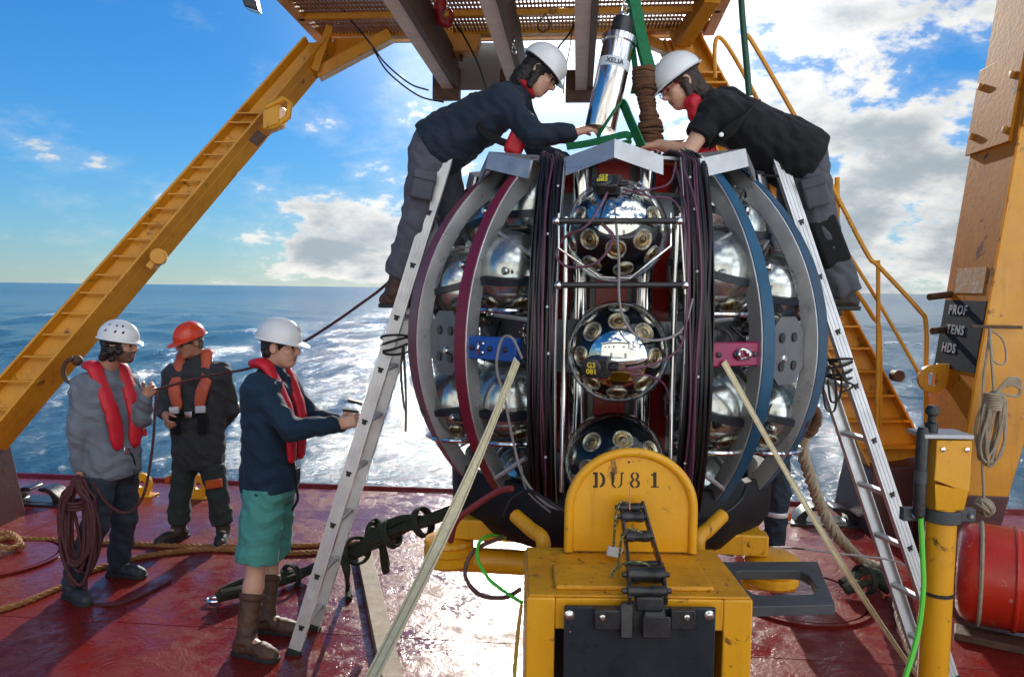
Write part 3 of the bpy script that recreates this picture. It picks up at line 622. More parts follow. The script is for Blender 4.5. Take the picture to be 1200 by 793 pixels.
# ---- cap plates over each column: bent sheet with a ridge
def cap(az, r=.80, half=.215, z=.765):
    td, ad = tdir(az), adir(az); c = LC+UP*z
    e0 = c+ad*(r-.06)-td*half; e1 = c+ad*(r-.06)+td*half; m_ = c+ad*(r+.03)
    lo0, lo1, lom_ = e0-UP*.0, e1-UP*.0, m_+UP*.062
    h0, h1, hm = e0+UP*.085-ad*.02, e1+UP*.085-ad*.02, m_+UP*.145-ad*.02
    q = MB(); bk = -ad*.012
    q.add([lo0, lom_, hm, h0, lo0+bk, lom_+bk, hm+bk, h0+bk], [(0, 1, 2, 3), (7, 6, 5, 4), (0, 4, 5, 1), (3, 2, 6, 7), (0, 3, 7, 4)])
    q.add([lom_, lo1, h1, hm, lom_+bk, lo1+bk, h1+bk, hm+bk], [(0, 1, 2, 3), (7, 6, 5, 4), (0, 4, 5, 1), (3, 2, 6, 7), (1, 5, 6, 2)])
    # top sheet running back to the hub
    b0, b1, bm2 = c+ad*.42-td*half*.6+UP*.125, c+ad*.42+td*half*.6+UP*.125, c+ad*.42+UP*.165
    q.add([h0, hm, bm2, b0, h1, b1], [(0, 1, 2, 3), (1, 4, 5, 2)])
    return q.build('cap_plate', ALU, lom, ang=12)
for az in (0, 47, -47, 95, -95, 145, -145): cap(az)
# orange and black hoses coiled round the hub
for k in range(5):
    q = MB(); zz_ = .84+.020*(k % 3); rr = .44+.035*k
    q.tube([L(a, rr+.012*math.sin(a*.07+k), zz_+.008*math.sin(a*.11+2*k)) for a in range(0, 360, 6)], .012, 6, closed=True); q.build('coiled_hose', CORG if k % 2 == 0 else CBLK, lom)
q = MB(); q.lathe([(.30, .85), (.42, .85), (.42, .88), (.28, .91), (.10, .93)], LC, UP, 28); q.build('hub_plate', REDP, lom)

# ---- the two vertical cable trays beside the front column
def tray(s_):
    ph = np.linspace(-52, 52, 25); x0, x1 = .258*s_, .375*s_
    q = MB(); q.strip([SX(x0, v, RAD-.02) for v in ph], [SX(x1, v, RAD-.02) for v in ph], -Lf*.02); tr = q.build('cable_tray', BLACKR, lom)
    for xx in (x0, x1):
        q = MB(); q.strip([SX(xx, v, RAD+.014) for v in ph], [SX(xx, v, RAD-.06) for v in ph], Lr*.004); q.build('tray_edge', BLACKP if xx == x1 else ALUD, tr)
    rng = random.Random(5+s_)
    for k in range(15):
        xx = (.263+.106*(k+.5)/15)*s_; m_ = CPUR if k in (2, 6, 7, 12) else CBLK; r0 = RAD-.010+rng.uniform(.0, .020)+(.008 if m_ is CPUR else 0)
        p1, p2, am = rng.uniform(0, 6), rng.uniform(0, 6), rng.uniform(.003, .009); pts = []
        for v in np.linspace(-53+rng.uniform(0, 3), 53, 26): pts.append(SX(xx+am*math.sin(v*.05+p1)+.004*math.sin(v*.15+p2), v, r0+.006*math.sin(v*.09+p2)))
        pts += [LC+Lr*xx*.95+Lf*.52+UP*(.885+.03*rng.random()), LC+Lr*xx*.8+Lf*.38+UP*.89]
        q = MB(); q.tube(spline(pts, 2), .0080 if m_ is CBLK else .0052, 6); q.build('cable', m_, tr)
    for v in (-38, -20, -3, 14, 30, 44):
        q = MB(); rng.random(); q.sphere(SX((.27+rng.random()*.08)*s_, v+rng.uniform(-5, 5), RAD+.020), .006, 8, 6); q.build('cable_clip', mat('white_clip', (.7, .7, .68), .5), tr)
tray(-1); tray(1)
# loose cables on the right tray and sagging loops in front
def loose(pts, m_, r=.0055, nm='loose_cable'):
    q = MB(); q.tube(spline([np.asarray(v) for v in pts], 7), r, 6); return q.build(nm, m_, lom)
loose([P(798, 190, 3.35), P(815, 240, 3.08), P(822, 330, 2.97), P(816, 430, 2.94), P(812, 540, 3.0), P(806, 600, 3.1)], CPUR)
loose([P(792, 195, 3.35), P(806, 260, 3.06), P(806, 330, 2.96), P(800, 400, 2.93), P(770, 425, 2.92), P(735, 432, 2.90)], CPUR)
loose([P(720, 240, 2.95), P(725, 300, 2.90), P(727, 360, 2.88), P(745, 393, 2.87), P(775, 398, 2.9), P(800, 385, 2.94), P(812, 350, 2.97)], CGRY)
loose([P(715, 220, 2.98), P(690, 262, 2.92), P(662, 278, 2.96), P(652, 300, 2.98), P(668, 313, 2.95), P(700, 307, 2.91), P(718, 280, 2.90), P(705, 262, 2.92)], CPUR)
loose([P(730, 222, 2.98), P(760, 230, 2.97), P(790, 236, 3.0), P(803, 270, 3.0), P(806, 330, 2.96)], CPUR, .004)
loose([P(733, 225, 2.96), P(762, 222, 2.97), P(785, 214, 3.06), P(792, 190, 3.2)], CPUR, .004)
loose([P(738, 438, 2.88), P(760, 440, 2.9), P(778, 450, 2.95), P(785, 470, 3.0)], CPUR, .004)
loose([P(612, 420, 3.08), P(600, 396, 3.08), P(588, 398, 3.1), P(582, 430, 3.1), P(592, 470, 3.1), P(602, 520, 3.12), P(614, 560, 3.1), P(640, 590, 3.05), P(664, 598, 2.98)], CGRY, .006)
loose([P(610, 545, 3.1), P(618, 575, 3.1), P(645, 600, 3.05)], CGRY, .005)
# black grab bars and bright wire frame of the top cell
for py, x0, x1 in ((259, 652, 796), (334, 654, 803)):
    q = MB(); q.tube([P(x0, py, 2.93), P(x1, py, 2.93)], .0125, 10); b_ = q.build('grab_bar', BLACKP, lom)
    for xx in (x0, x1): q = MB(); q.sphere(P(xx, py, 2.925), .016, 10, 8); q.build('bar_end', STEEL, b_)
q = MB(); q.tube([P(655, 250, 2.96), P(655, 291, 2.96), P(704, 325, 2.92), P(738, 326, 2.92), P(786, 288, 2.96), P(786, 250, 3.0)], .005, 6); q.build('wire_frame', STEEL, lom)
q = MB(); q.tube([P(797, 250, 2.99), P(803, 345, 2.95)], .005, 6); q.build('wire_frame', STEEL, lom)
for s_ in (-1, 1):
    q = MB(); q.tube([LC+Lr*(.225*s_+.034)+Lf*.98-UP*.60, LC+Lr*(.225*s_+.034)+Lf*.98+UP*.56], .012, 10); q.build('upright_rod', STEEL, lom)
# blue and crimson equator brackets
for s_, m_ in ((-1, BLUEB), (1, PINKB)):
    q = MB(); q.box((L(21*s_, 1.06, 0)+L(36*s_, 1.06, 0))/2, (np.linalg.norm(L(21*s_, 1.06, 0)-L(36*s_, 1.06, 0)), .05, .10), (nrm(L(36*s_, 1, 0)-L(21*s_, 1, 0)), adir(28.5*s_), UP)); br = q.build('equator_bracket', m_, lom, bevel=.006)
    for k in (.2, .5, .85):
        c = lerp(L(21*s_, 1.06, 0), L(36*s_, 1.06, 0), k)+adir(28.5*s_)*.026; q = MB(); q.lathe([(.012, 0), (.012, .006), (.007, .009)], c, adir(28.5*s_), 10); q.build('bolt', BLACKP, br)
    q = MB(); c = lerp(L(21*s_, 1.06, 0), L(36*s_, 1.06, 0), .62)+adir(28.5*s_)*.03; q.tube([c+tdir(28)*.03*math.cos(a)+UP*.022*math.sin(a)+adir(28)*.012*math.cos(a*2) for a in np.linspace(0, 2*PI, 15)[:-1]], .009, 8, closed=True); q.build('shackle', STEEL, br)
# web plates and struts between the ribs
for s_ in (-1, 1):
    for z_, hh in ((.0, .15),):
        R1 = math.sqrt(max(.1, RAD**2-z_**2))-.07
        a, b = L(41*s_, R1, z_), L(58*s_, R1, z_); d = nrm(b-a); c = (a+b)/2; ln = np.linalg.norm(b-a); n_ = nrm(np.cross(d, UP))
        pl = [c-d*ln/2-UP*hh*.5, c-d*ln*.22-UP*hh, c+d*ln*.22-UP*hh, c+d*ln/2-UP*hh*.5, c+d*ln/2+UP*hh*.5, c+d*ln*.22+UP*hh, c-d*ln*.22+UP*hh, c-d*ln/2+UP*hh*.5]
        q = MB(); q.prism(pl, n_*.01); wp = q.build('web_plate', DKALU, lom)
        for kx, ky in ((-.18, .3), (.18, .3), (-.18, -.35), (.18, -.35)):
            q = MB(); q.lathe([(.022, -.013), (.022, .012)], c+d*ln*kx+UP*hh*ky*1.3+n_*.005, n_*(1 if n_@Lf > 0 else -1), 14); q.build('port', BLACKP, wp)
    for (a0, z0, a1, z1) in ((22, .40, 36, .52), (22, .12, 36, .14), (22, -.30, 36, -.36), (43, .30, 57, .16), (43, -.16, 57, -.30), (43, .16, 57, .30), (43, -.30, 57, -.16), (24, -.5, 35, -.62), (64, .3, 92, .3), (64, -.3, 92, -.3)):
        q = MB(); q.tube([L(a0*s_, .90, z0), L(a1*s_, .90, z1)], .011, 8); q.build('strut', STEEL if a0 % 2 else ALUD, lom)
    # shelf rings that seat the side spheres
    for az, rr, z_ in ((35, .80, .16), (35, .80, -.44), (66, .83, .08), (66, .83, -.50)):
        q = MB(); c = L(az*s_, rr, z_); q.tube([c+A(math.cos(t), math.sin(t), 0)*.175 for t in np.linspace(0, 2*PI, 29)[:-1]], .012, 8, closed=True); q.build('seat_ring', STEEL, lom)
    # dark back screen in the lower bay
    q = MB(); q.strip([SP(23*s_, v, .97) for v in np.linspace(-50, -36, 5)], [SP(35.5*s_, v, .97) for v in np.linspace(-50, -36, 5)], -adir(30*s_)*.006); q.build('bay_plate', DKGREY, lom)
    # small connector boxes
    for az, ph, sz in ((50, 40, .07), (48, -2, .055), (66, 12, .06), (28, -47, .06), (52, -22, .05), (29, 20, .045), (30, -18, .05), (47, 22, .05)):
        c = SP(az*s_, ph, .985); q = MB(); q.box(c, (sz*1.3, sz, sz*.9), (nrm(tdir(az*s_)+UP*.3), adir(az*s_), nrm(np.cross(nrm(tdir(az*s_)+UP*.3), adir(az*s_))))); cb = q.build('connector_box', BLACKP, lom, bevel=.008)
        q = MB(); q.lathe([(.018, 0), (.018, .02), (.012, .026)], c+adir(az*s_)*sz*.5, adir(az*s_), 12); q.build('plug', STEEL, cb)
        q = MB(); q.tube(spline([c+UP*.03, c+UP*.10+tdir(az)*.05, c+UP*.06+tdir(az)*.11-adir(az*s_)*.03, c-UP*.08+tdir(az)*.07-adir(az*s_)*.05], 5), .006, 6); q.build('pigtail', CBLK, cb)

# ---- glass spheres
def thin_glass():
    m = bpy.data.materials.new('thin_clear_glass'); m.use_nodes = True; t = NT(m.node_tree); t.n.clear()
    fr = t.new('ShaderNodeFresnel'); fr.inputs[0].default_value = 1.47
    g = t.new('ShaderNodeBsdfGlossy'); g.inputs['Roughness'].default_value = .015; g.inputs['Color'].default_value = (1, 1, 1, 1)
    tr = t.new('ShaderNodeBsdfTransparent'); tr.inputs[0].default_value = (.90, .93, .92, 1)
    mx = t.new('ShaderNodeMixShader'); t.l.new(t.m('MULTIPLY', fr.outputs[0], 0.75, clamp=True), mx.inputs[0]); t.l.new(tr.outputs[0], mx.inputs[1]); t.l.new(g.outputs[0], mx.inputs[2])
    t.l.new(mx.outputs[0], t.new('ShaderNodeOutputMaterial').inputs[0]); return m
GLASS = thin_glass()
DOMB = mat('dark_navy_core', (0.004, 0.005, 0.009), .35, spec=.2)
PMTG = mat('golden_photocathode', (0.62, 0.40, 0.13), .16, .55, var=(.36, .24, .10), vs=22, va=.5)
PMTR = mat('bright_reflector_ring', (0.80, 0.76, 0.66), .22, .8)
BAND = mat('dark_blue_tape_band', (0.010, 0.016, 0.028), .30)
GELM = mat('silvered_bowl', (0.74, 0.74, 0.72), .20, .85, var=(.50, .50, .48), vs=10, va=.5, bump=.08, bs=18)
DR = 0.215
def mk(fn, name, m):
    q = MB(); fn(q); o = q.build(name, m); me = o.data; bpy.data.objects.remove(o); return me
Z3 = A(0, 0, 1)
def _capm(q):
    r = .203; pr = [(max(.0005, r*math.sin(a)), r*math.cos(a)) for a in np.linspace(0, R_(35), 12)]; q.lathe([(max(.0005, b*.985), h-.002) for b, h in pr]+[(b, h) for b, h in pr][::-1], A(0, 0, 0), Z3, 40)
ME_SH = mk(lambda q: q.sphere(A(0, 0, 0), DR, 48, 28), 'glass_shell', GLASS)
ME_IN = mk(lambda q: q.sphere(A(0, 0, 0), .190, 36, 22), 'inner_core', DOMB)
ME_HF = mk(lambda q: q.lathe([(max(.0005, .19*math.sin(a)), -.19*math.cos(a)) for a in np.linspace(0, PI/2*.95, 12)]+[(.12, .0), (.06, .05), (.001, .06)], A(0, 0, 0), Z3, 36), 'inner_core', GELM)
ME_SV = mk(lambda q: q.sphere(A(0, 0, 0), .186, 36, 22), 'inner_core', GELM)
ME_CP = mk(_capm, 'metal_cap', CHROME)
ME_BD = mk(lambda q: q.lathe([(DR+.001, -.017), (DR+.006, -.015), (DR+.006, .015), (DR+.001, .017)], A(0, 0, 0), Z3, 48), 'tape_band', BAND)
def _pm(q):
    q.cur = 0; q.lathe([(.050, -.004), (.048, .006), (.045, .009), (.038, .003), (.034, -.003), (.033, -.006)], A(0, 0, 0), Z3, 22)
    q.cur = 1; q.lathe([(.0335, -.004), (.030, .003), (.026, .006), (.021, .004), (.0185, .003)], A(0, 0, 0), Z3, 22)
    q.cur = 2; q.lathe([(.0185, .001), (.0175, .007), (.012, .0115), (.006, .0132), (.0005, .0136)], A(0, 0, 0), Z3, 18)
PMTD = mat('dark_amber_dome', (.10, .055, .02), .06, .2, coat=.6)
ME_PM = mk(_pm, 'photomultiplier', [PMTR, PMTG, PMTD])
ME_CL = mk(lambda q: q.lathe([(.018, -.01), (.018, .012), (.010, .014), (.010, .03), (.005, .032)], A(0, 0, 0), Z3, 16), 'penetrator', STEEL)
def rotm(z_, x_=None):
    z_ = nrm(z_); x_ = A(1, 0, 0) if x_ is None else x_; x_ = nrm(x_-z_*(x_@z_)); y_ = np.cross(z_, x_)
    return Matrix(((x_[0], y_[0], z_[0]), (x_[1], y_[1], z_[1]), (x_[2], y_[2], z_[2]))).to_4x4()
def link(me, name, par, M):
    o = bpy.data.objects.new(name, me); COL.objects.link(o); o.parent = par; o.matrix_local = M; return o
YEL = mat('yellow_stencil_paint', (.75, .62, .05), .5)
def dom(c, pole, up, label, front, tagdev=None, pms=(), group='glass detector spheres'):
    t = thing('detector_sphere', c, label, 'glass sphere', group)
    M = rotm(pole, np.cross(up, pole)); link(ME_SH, 'glass_shell', t, M)
    link(ME_IN if front else ME_SV, 'inner_core', t, M)
    if front: link(ME_CP, 'metal_cap', t, M)
    if not front: link(ME_BD, 'tape_band', t, M)
    Mm = np.array(M)[:3, :3]
    for th, n, ph0 in pms:
        for k in range(n):
            a = R_(ph0)+2*PI*k/n; d = A(math.sin(R_(th))*math.cos(a), math.sin(R_(th))*math.sin(a), math.cos(R_(th))); d = Mm@d
            link(ME_PM, 'photomultiplier', t, Matrix.Translation(Vector(d*.189)) @ rotm(d) @ Matrix.Scale(.88 if front else 1.0, 4))
    if tagdev:
        for (da, de, kind, tx) in tagdev:
            d = nrm(Mm@A(math.sin(da)*math.cos(de), math.sin(de), math.cos(da)*math.cos(de)))
            if kind == 'box':
                e = d*(DR+.012); q = MB(); xr = nrm(np.cross(UP, d)); yu = np.cross(d, xr)
                q.box(c+e, (.085, .080, .045), (xr, yu, d)); q.lathe([(.043, -.02), (.043, .026), (.036, .03)], c+e-xr*.025, d, 20); b_ = q.build('beacon_unit', BLACKP, t, bevel=.006)
                for i, s_ in enumerate(tx):
                    text_mesh('marking', s_, YEL, c+e+d*.0315-xr*.022+yu*(.014-.026*i), xr, yu, .030, b_, .0006, .0006)
                q = MB(); q.tube([c+e+xr*.04, c+e+xr*.075], .012, 10); q.build('connector', BLACKP, b_)
            else: link(ME_CL, 'penetrator', t, Matrix.Translation(Vector(d*DR)) @ rotm(d))
    return t
def pole_at(c, tilt):
    h = nrm(A(-c[0], -c[1], 0)); return h*math.cos(R_(tilt))+UP*math.sin(R_(tilt))
c = P(722, 271, 3.13); dom(c, pole_at(c, 26), UP, 'top glass sphere of the front column, silver cap tilted up', True, [(-.15, .42, 'box', ('G3', '082')), (.42, .42, 'pen', ())], ((52, 8, 270), (84, 9, 0)))
c = P(724, 412, 3.12); dom(c, pole_at(c, -6), UP, 'middle glass sphere of the front column with mirror cap facing the camera', True, [(-.32, -.10, 'box', ('G3', '081')), (.30, .30, 'pen', ())], ((51, 8, 90), (83, 9, 10)))
c = P(720, 541, 3.13); dom(c, pole_at(c, -42), UP, 'bottom glass sphere of the front column behind the yellow plate', True, None, ((52, 8, 90), (84, 9, 0)))
for s_, nm in ((-1, 'left'), (1, 'right')):
    for az, rr, z_, lab in ((35, .80, .34, 'upper glass sphere beside the cable tray, behind the inner rib on the %s'), (35, .80, -.26, 'lower glass sphere beside the cable tray, behind the inner rib on the %s'),
                            (66, .83, .26, 'upper glass sphere behind the outer rib on the %s'), (66, .83, -.32, 'lower glass sphere behind the outer rib on the %s'),
                            (47, .55, .66, 'topmost glass sphere under the side cap plate on the %s'), (45, .55, -.70, 'lowest glass sphere above the buffer tub on the %s'), (92, .62, .60, 'rearmost top glass sphere at the outer silhouette on the %s')):
        c = L(az*s_, rr, z_); pl = nrm(UP+adir(az*s_)*.22+tdir(az*s_)*.16*math.sin(az*3+z_*9))
        dom(c, pl, adir(az*s_), lab % nm, False, None, ((128, 6, 30),))

# ================================================================ CRADLE under the launcher, black buffer tub
tub = MB(); prof = [(.30, -.965), (.68, -.965), (.80, -.94), (.855, -.86), (.86, -.70), (.84, -.64), (.79, -.64), (.76, -.72), (.72, -.88), (.30, -.90)]
tub.lathe(prof, LC, UP, 56); tub.build('buffer_tub', BLACKR, label='round black rubber buffer tub under the spherical launcher', cat='buffer tub', ang=50)
def cradle():
    t = thing('yellow_cradle', A(LC[0], LC[1], 0), 'yellow painted tubular steel cradle carrying the launcher on the deck', 'cradle')
    cx, cy = LC[0], LC[1]; X_, Y_ = Lr, -Lf
    O = A(cx, cy, 0)
    for sy in (-.55, .55):
        q = MB(); q.box(O+Y_*sy+UP*.87, (1.50, .09, .10), (X_, Y_, UP)); q.build('cross_beam', AMBER, t, bevel=.008)
    for sx in (-.69, .69):
        q = MB(); q.box(O+X_*sx+UP*.872, (.09, 1.01, .09), (X_, Y_, UP)); q.build('side_beam', AMBER, t, bevel=.008)
    for sx in (-1, 1):
        q = MB(); q.tube([O+X_*.2*sx-Y_*.45+UP*.67, O+X_*.90*sx-Y_*.45+UP*.67], .062, 16); q.build('outrigger_tube', AMBER, t)
        q = MB(); q.tube([O+X_*.74*sx-Y_*.45+UP*.70, O+X_*.74*sx-Y_*.45+UP*.84], .022, 10); q.build('stay', AMBER, t)
        for sy in (-.45, .5):
            q = MB(); q.tube([O+X_*.30*sx+Y_*sy+UP*.0, O+X_*.30*sx+Y_*sy+UP*.84], .05, 12); q.build('foot_post', AMBER, t)
            q = MB(); q.lathe([(.12, 0), (.12, .012), (.02, .014)], O+X_*.30*sx+Y_*sy+UP*.008, UP, 20); q.build('foot_plate', AMBER, t)
        q = MB(); q.tube([O+X_*.30*sx-Y_*.30+UP*.80, O+X_*.62*sx-Y_*.42+UP*.80], .045, 14); q.build('hydraulic_ram', ALUD, t)
        q = MB(); q.lathe([(.02, 0), (.11, 0), (.125, .015), (.125, .045), (.112, .055), (.125, .065), (.125, .09), (.112, .10), (.125, .11), (.12, .13), (.08, .15), (.02, .15)], O+X_*.78*sx-Y_*.52+UP*.67, UP, 28); q.build('winding_drum', AMBER, t)
    # bent yellow arms rising on both sides of the plate
    for px, sx in ((612, -1), (842, 1)):
        e = P(604 if sx < 0 else 846, 604, 3.05); m_ = P(636 if sx < 0 else 818, 632, 2.9); b_ = P(636 if sx < 0 else 818, 690, 2.9)
        q = MB(); q.tube(spline([e, lerp(e, m_, .6), m_, lerp(m_, b_, .5), b_], 5), .030, 12); q.build('bent_arm', AMBER, t)
cradle()

# ================================================================ ANCHOR BOX in front, with the DU81 plate and the black chain guide
def anchor():
    D0, D1 = 2.28, 2.72; zt = P(750, 700, D0)[2]
    xl, xr = P(617, 700, D0)[0], P(883, 700, D0)[0]; c = A((xl+xr)/2, (D0+D1)/2, 0); w_ = xr-xl
    t = thing('anchor_box', A(c[0], c[1], 0), 'yellow steel anchor box with arched DU81 plate in the foreground', 'anchor box')
    bk = P(625, 640, D1); zb = bk[2]
    # body: open bay in the middle of the front face
    xa, xb = P(650, 750, D0)[0], P(847, 750, D0)[0]
    for (x0, x1) in ((xl, xa), (xb, xr)):
        q = MB(); q.hexa([A(x0, D0, 0), A(x1, D0, 0), A(x1, D1, 0), A(x0, D1, 0), A(x0, D0, zt-.004), A(x1, D0, zt-.004), A(x1, D1, zt-.004), A(x0, D1, zt-.004)]); q.build('side_box', AMBER, t, bevel=.006)
    q = MB(); q.box(A((xa+xb)/2, D0+.021, zt-.055), (xb-xa-.002, .04, .10)); q.build('front_lintel', AMBER, t, bevel=.004)
    q = MB(); q.hexa([A(xl+.006, D0+.006, zt-.004), A(xr-.006, D0+.006, zt-.004), A(xr-.006, D1, zt-.004), A(xl+.006, D1, zt-.004), A(xl+.008, D0+.008, zt+.003), A(xr-.008, D0+.008, zt+.003), A(xr-.008, D1, zt+.003), A(xl+.008, D1, zt+.003)]); q.build('top_plate', AMBER2, t, bevel=.005)
    q = MB(); q.box(A((xa+xb)/2, D1-.04, .5), (xb-xa, .03, 1.0)); q.build('bay_back', BLACKP, t)
    # raised pad on the top
    q = MB(); x0, x1 = P(652, 690, D0)[0], P(842, 690, D0)[0]
    q.box(A((x0+x1)/2, D0+.14, zt+.010), (x1-x0, .19, .016)); q.build('raised_pad', AMBER2, t, bevel=.006)
    # arched plate with rolled rim
    Dp = 2.66; pl, pr = P(663, 665, Dp), P(813, 668, Dp); top = P(738, 527, Dp)[2]; zb_ = zt+.012
    r = (pr[0]-pl[0])/2; cx = (pl[0]+pr[0])/2; zs = top-r*.93
    def arch(k, n=26): return [A(cx-r*k, Dp, zb_), *[A(cx-r*k*math.cos(a), Dp, zs+(r*.93-(1-k)*r)*math.sin(a)) for a in np.linspace(0, PI, n)], A(cx+r*k, Dp, zb_)]
    q = MB(); q.prism(arch(.90), A(0, .016, 0)); pt = q.build('arched_plate', AMBER, t)
    q = MB(); q.tube(arch(.965), .017, 12); q.build('rolled_rim', AMBER, pt)
    # stencilled DU81
    blk = mat('black_stencil_paint', (.012, .012, .010), .6, var=(.05, .03, .008), vs=60, va=.35)
    yc = P(0, 566, Dp)[2]; s_ = P(1, 566, Dp)[0]-P(0, 566, Dp)[0]
    q = MB(); yf = Dp-.0012
    def pt2(px, py): v = P(px, py, Dp); return A(v[0], yf, v[2])
    def rect(x0, y0, x1, y1): nonlocal_q().prism([pt2(x0, y1), pt2(x1, y1), pt2(x1, y0), pt2(x0, y0)], A(0, .0018, 0))
    def arc(cx_, cy_, rx, ry, th, a0, a1, n=9):
        o = [pt2(cx_+rx*math.cos(a), cy_-ry*math.sin(a)) for a in np.linspace(R_(a0), R_(a1), n)]; i = [pt2(cx_+(rx-th)*math.cos(a), cy_-(ry-th*.55)*math.sin(a)) for a in np.linspace(R_(a0), R_(a1), n)]
        nonlocal_q().strip(o, i, A(0, .0018, 0))
    nonlocal_q = lambda: q
    rect(695, 553, 697, 555.5); rect(697, 553, 700.5, 571); rect(695, 568.5, 697, 571); arc(702, 562, 7.5, 9, 3.6, 80, -80)
    q.build('lettering', blk, pt, smooth=False); q = MB()
    rect(716.5, 553, 720, 565); rect(727.5, 553, 729.3, 566); arc(722.8, 565, 6.4, 6.6, 2.6, 182, 258); arc(722.8, 565, 6.4, 6.6, 2.0, 282, 358); rect(714.8, 553, 716.5, 554.6); rect(729.3, 553, 731, 554.6)
    q.build('lettering', blk, pt, smooth=False); q = MB()
    arc(744, 557.5, 5.0, 4.8, 2.5, 100, 260); arc(744, 557.5, 5.0, 4.8, 2.5, -80, 80); arc(744, 566.5, 6.0, 5.2, 2.9, 100, 260); arc(744, 566.5, 6.0, 5.2, 2.9, -80, 80)
    q.build('lettering', blk, pt, smooth=False); q = MB()
    rect(765.5, 553, 769.3, 571); rect(763, 555, 765.5, 557); rect(763, 569.5, 765.3, 571); rect(769.5, 569.5, 771.8, 571)
    q.build('lettering', blk, pt, smooth=False)
    q = MB(); q.lathe([(.004, 0), (.004, .003)], P(737, 541, Dp)+A(0, -.001, 0), A(0, -1, 0), 10); q.build('rivet', blk, pt)
    # black front panel with bolts
    panelm = mat('blue_black_panel', (.010, .016, .024), .32, var=(.016, .024, .033), vs=8, va=.5, rv=.08, bump=.05)
    x0, x1 = P(661, 740, D0-.03)[0], P(838, 740, D0-.03)[0]; z1 = P(750, 711, D0-.03)[2]
    q = MB(); q.box(A((x0+x1)/2, D0-.025, z1-.30), (x1-x0, .016, .60)); fp = q.build('front_panel', panelm, t, bevel=.003)
    for px in (667, 831):
        q = MB(); c_ = P(px, 720, D0-.035); q.lathe([(.0155, 0), (.0155, .004), (.010, .005), (.010, .012), (.006, .013)], c_, A(0, -1, 0), 16); q.build('bolt', STEEL, fp)
    q = MB(); q.lathe([(.003, 0), (.003, .003)], P(668, 739, D0-.034), A(0, -1, 0), 8); q.build('bolt', STEEL, fp)
    for (xa_, xb_) in ((696, 728), (785, 814)):
        q = MB(); a_, b_ = P(xa_, 724, D0-.045), P(xb_, 724, D0-.045); q.box((a_+b_)/2, (b_[0]-a_[0], .03, .062)); pb = q.build('clamp_block', BLACKP, fp, bevel=.004)
        q = MB(); c_ = P(706 if xa_ < 750 else 805, 723, D0-.062); q.lathe([(.0095, 0), (.0095, .003), (.005, .004), (.005, .008)], c_, A(0, -1, 0), 12); q.build('bolt', STEEL, pb)
    return zt, D0, D1
zt, D0, D1 = anchor()

def chain():
    t = thing('chain_guide', P(755, 700, 2.3), 'black articulated chain guide with rollers standing on the anchor box', 'chain guide')
    # roller line: picture points down the chain
    nodes = [(738, 594, 2.60), (743, 607, 2.58), (747, 628, 2.53), (757, 664, 2.44), (757, 674, 2.40), (760, 697, 2.32)]
    pts = [P(*n) for n in nodes]
    for s_ in (-1, 1):
        side = [P(727+(0 if s_ < 0 else 25), 588, 2.62), P(734+(0 if s_ < 0 else 33), 640, 2.52), P(737+(0 if s_ < 0 else 40), 672, 2.34), P(738+(0 if s_ < 0 else 43), 704, 2.21)]
        for a, b in zip(side[:-1], side[1:]):
            q = MB(); q.beam(a, b, .010, .032, (0, -.4, 1)); q.build('link_plate', BLACKP, t, bevel=.003)
    for (px, py, d, hw, r) in ((738, 594, 2.60, 13, .016), (741, 605, 2.58, 14, .020), (747, 628, 2.52, 15, .020), (755, 661, 2.41, 18, .013), (757, 673, 2.33, 23, .028), (758, 692, 2.23, 24, .016)):
        a, b = P(px-hw, py, d), P(px+hw, py, d); q = MB(); ln = np.linalg.norm(b-a)
        q.lathe([(r*.6, 0), (r, .004), (r, ln*.3), (r*.9, ln*.33), (r*.9, ln*.62), (r, ln*.65), (r, ln-.004), (r*.6, ln)], a, b-a, 18); ro = q.build('roller', BLACKP, t)
        for e, sg in ((a, -1), (b, 1)):
            q = MB(); q.lathe([(.009, 0), (.009, .012), (.005, .014)], e, sg*nrm(b-a), 6); q.build('pin', BLACKP, ro)
    # saddle casting at the bottom
    c0 = P(759, 715, 2.25)
    q = MB(); q.box(P(760, 704, 2.235), (.085, .05, .045)); q.hexa([P(752, 728, 2.20), P(781, 728, 2.20), P(781, 728, 2.26), P(752, 728, 2.26), P(757, 702, 2.24), P(778, 702, 2.24), P(780, 700, 2.32), P(754, 700, 2.32)]); q.build('saddle', BLACKP, t, bevel=.006)
    q = MB(); q.hexa([P(727, 748, 2.20), P(742, 748, 2.20), P(742, 748, 2.25), P(727, 748, 2.25), P(727, 706, 2.22), P(742, 706, 2.22), P(744, 704, 2.28), P(728, 704, 2.28)]); q.build('jaw', BLACKP, t, bevel=.004)
    q = MB(); q.hexa([P(753, 748, 2.18), P(786, 748, 2.18), P(786, 748, 2.25), P(753, 748, 2.25), P(753, 722, 2.18), P(786, 722, 2.18), P(786, 722, 2.25), P(753, 722, 2.25)]); q.build('jaw', BLACKP, t, bevel=.004)
    q = MB(); q.hexa([P(742, 738, 2.22), P(753, 738, 2.22), P(753, 738, 2.25), P(742, 738, 2.25), P(742, 704, 2.22), P(753, 704, 2.22), P(753, 704, 2.25), P(742, 704, 2.25)]); q.build('jaw_web', BLACKP, t)
chain()
ropeyb = mat('yellow_black_cord', (.55, .52, .16), .7, var=(.05, .05, .03), vs=150, va=.9)
tagw = mat('clear_tag_plastic', (.62, .64, .66), .35)
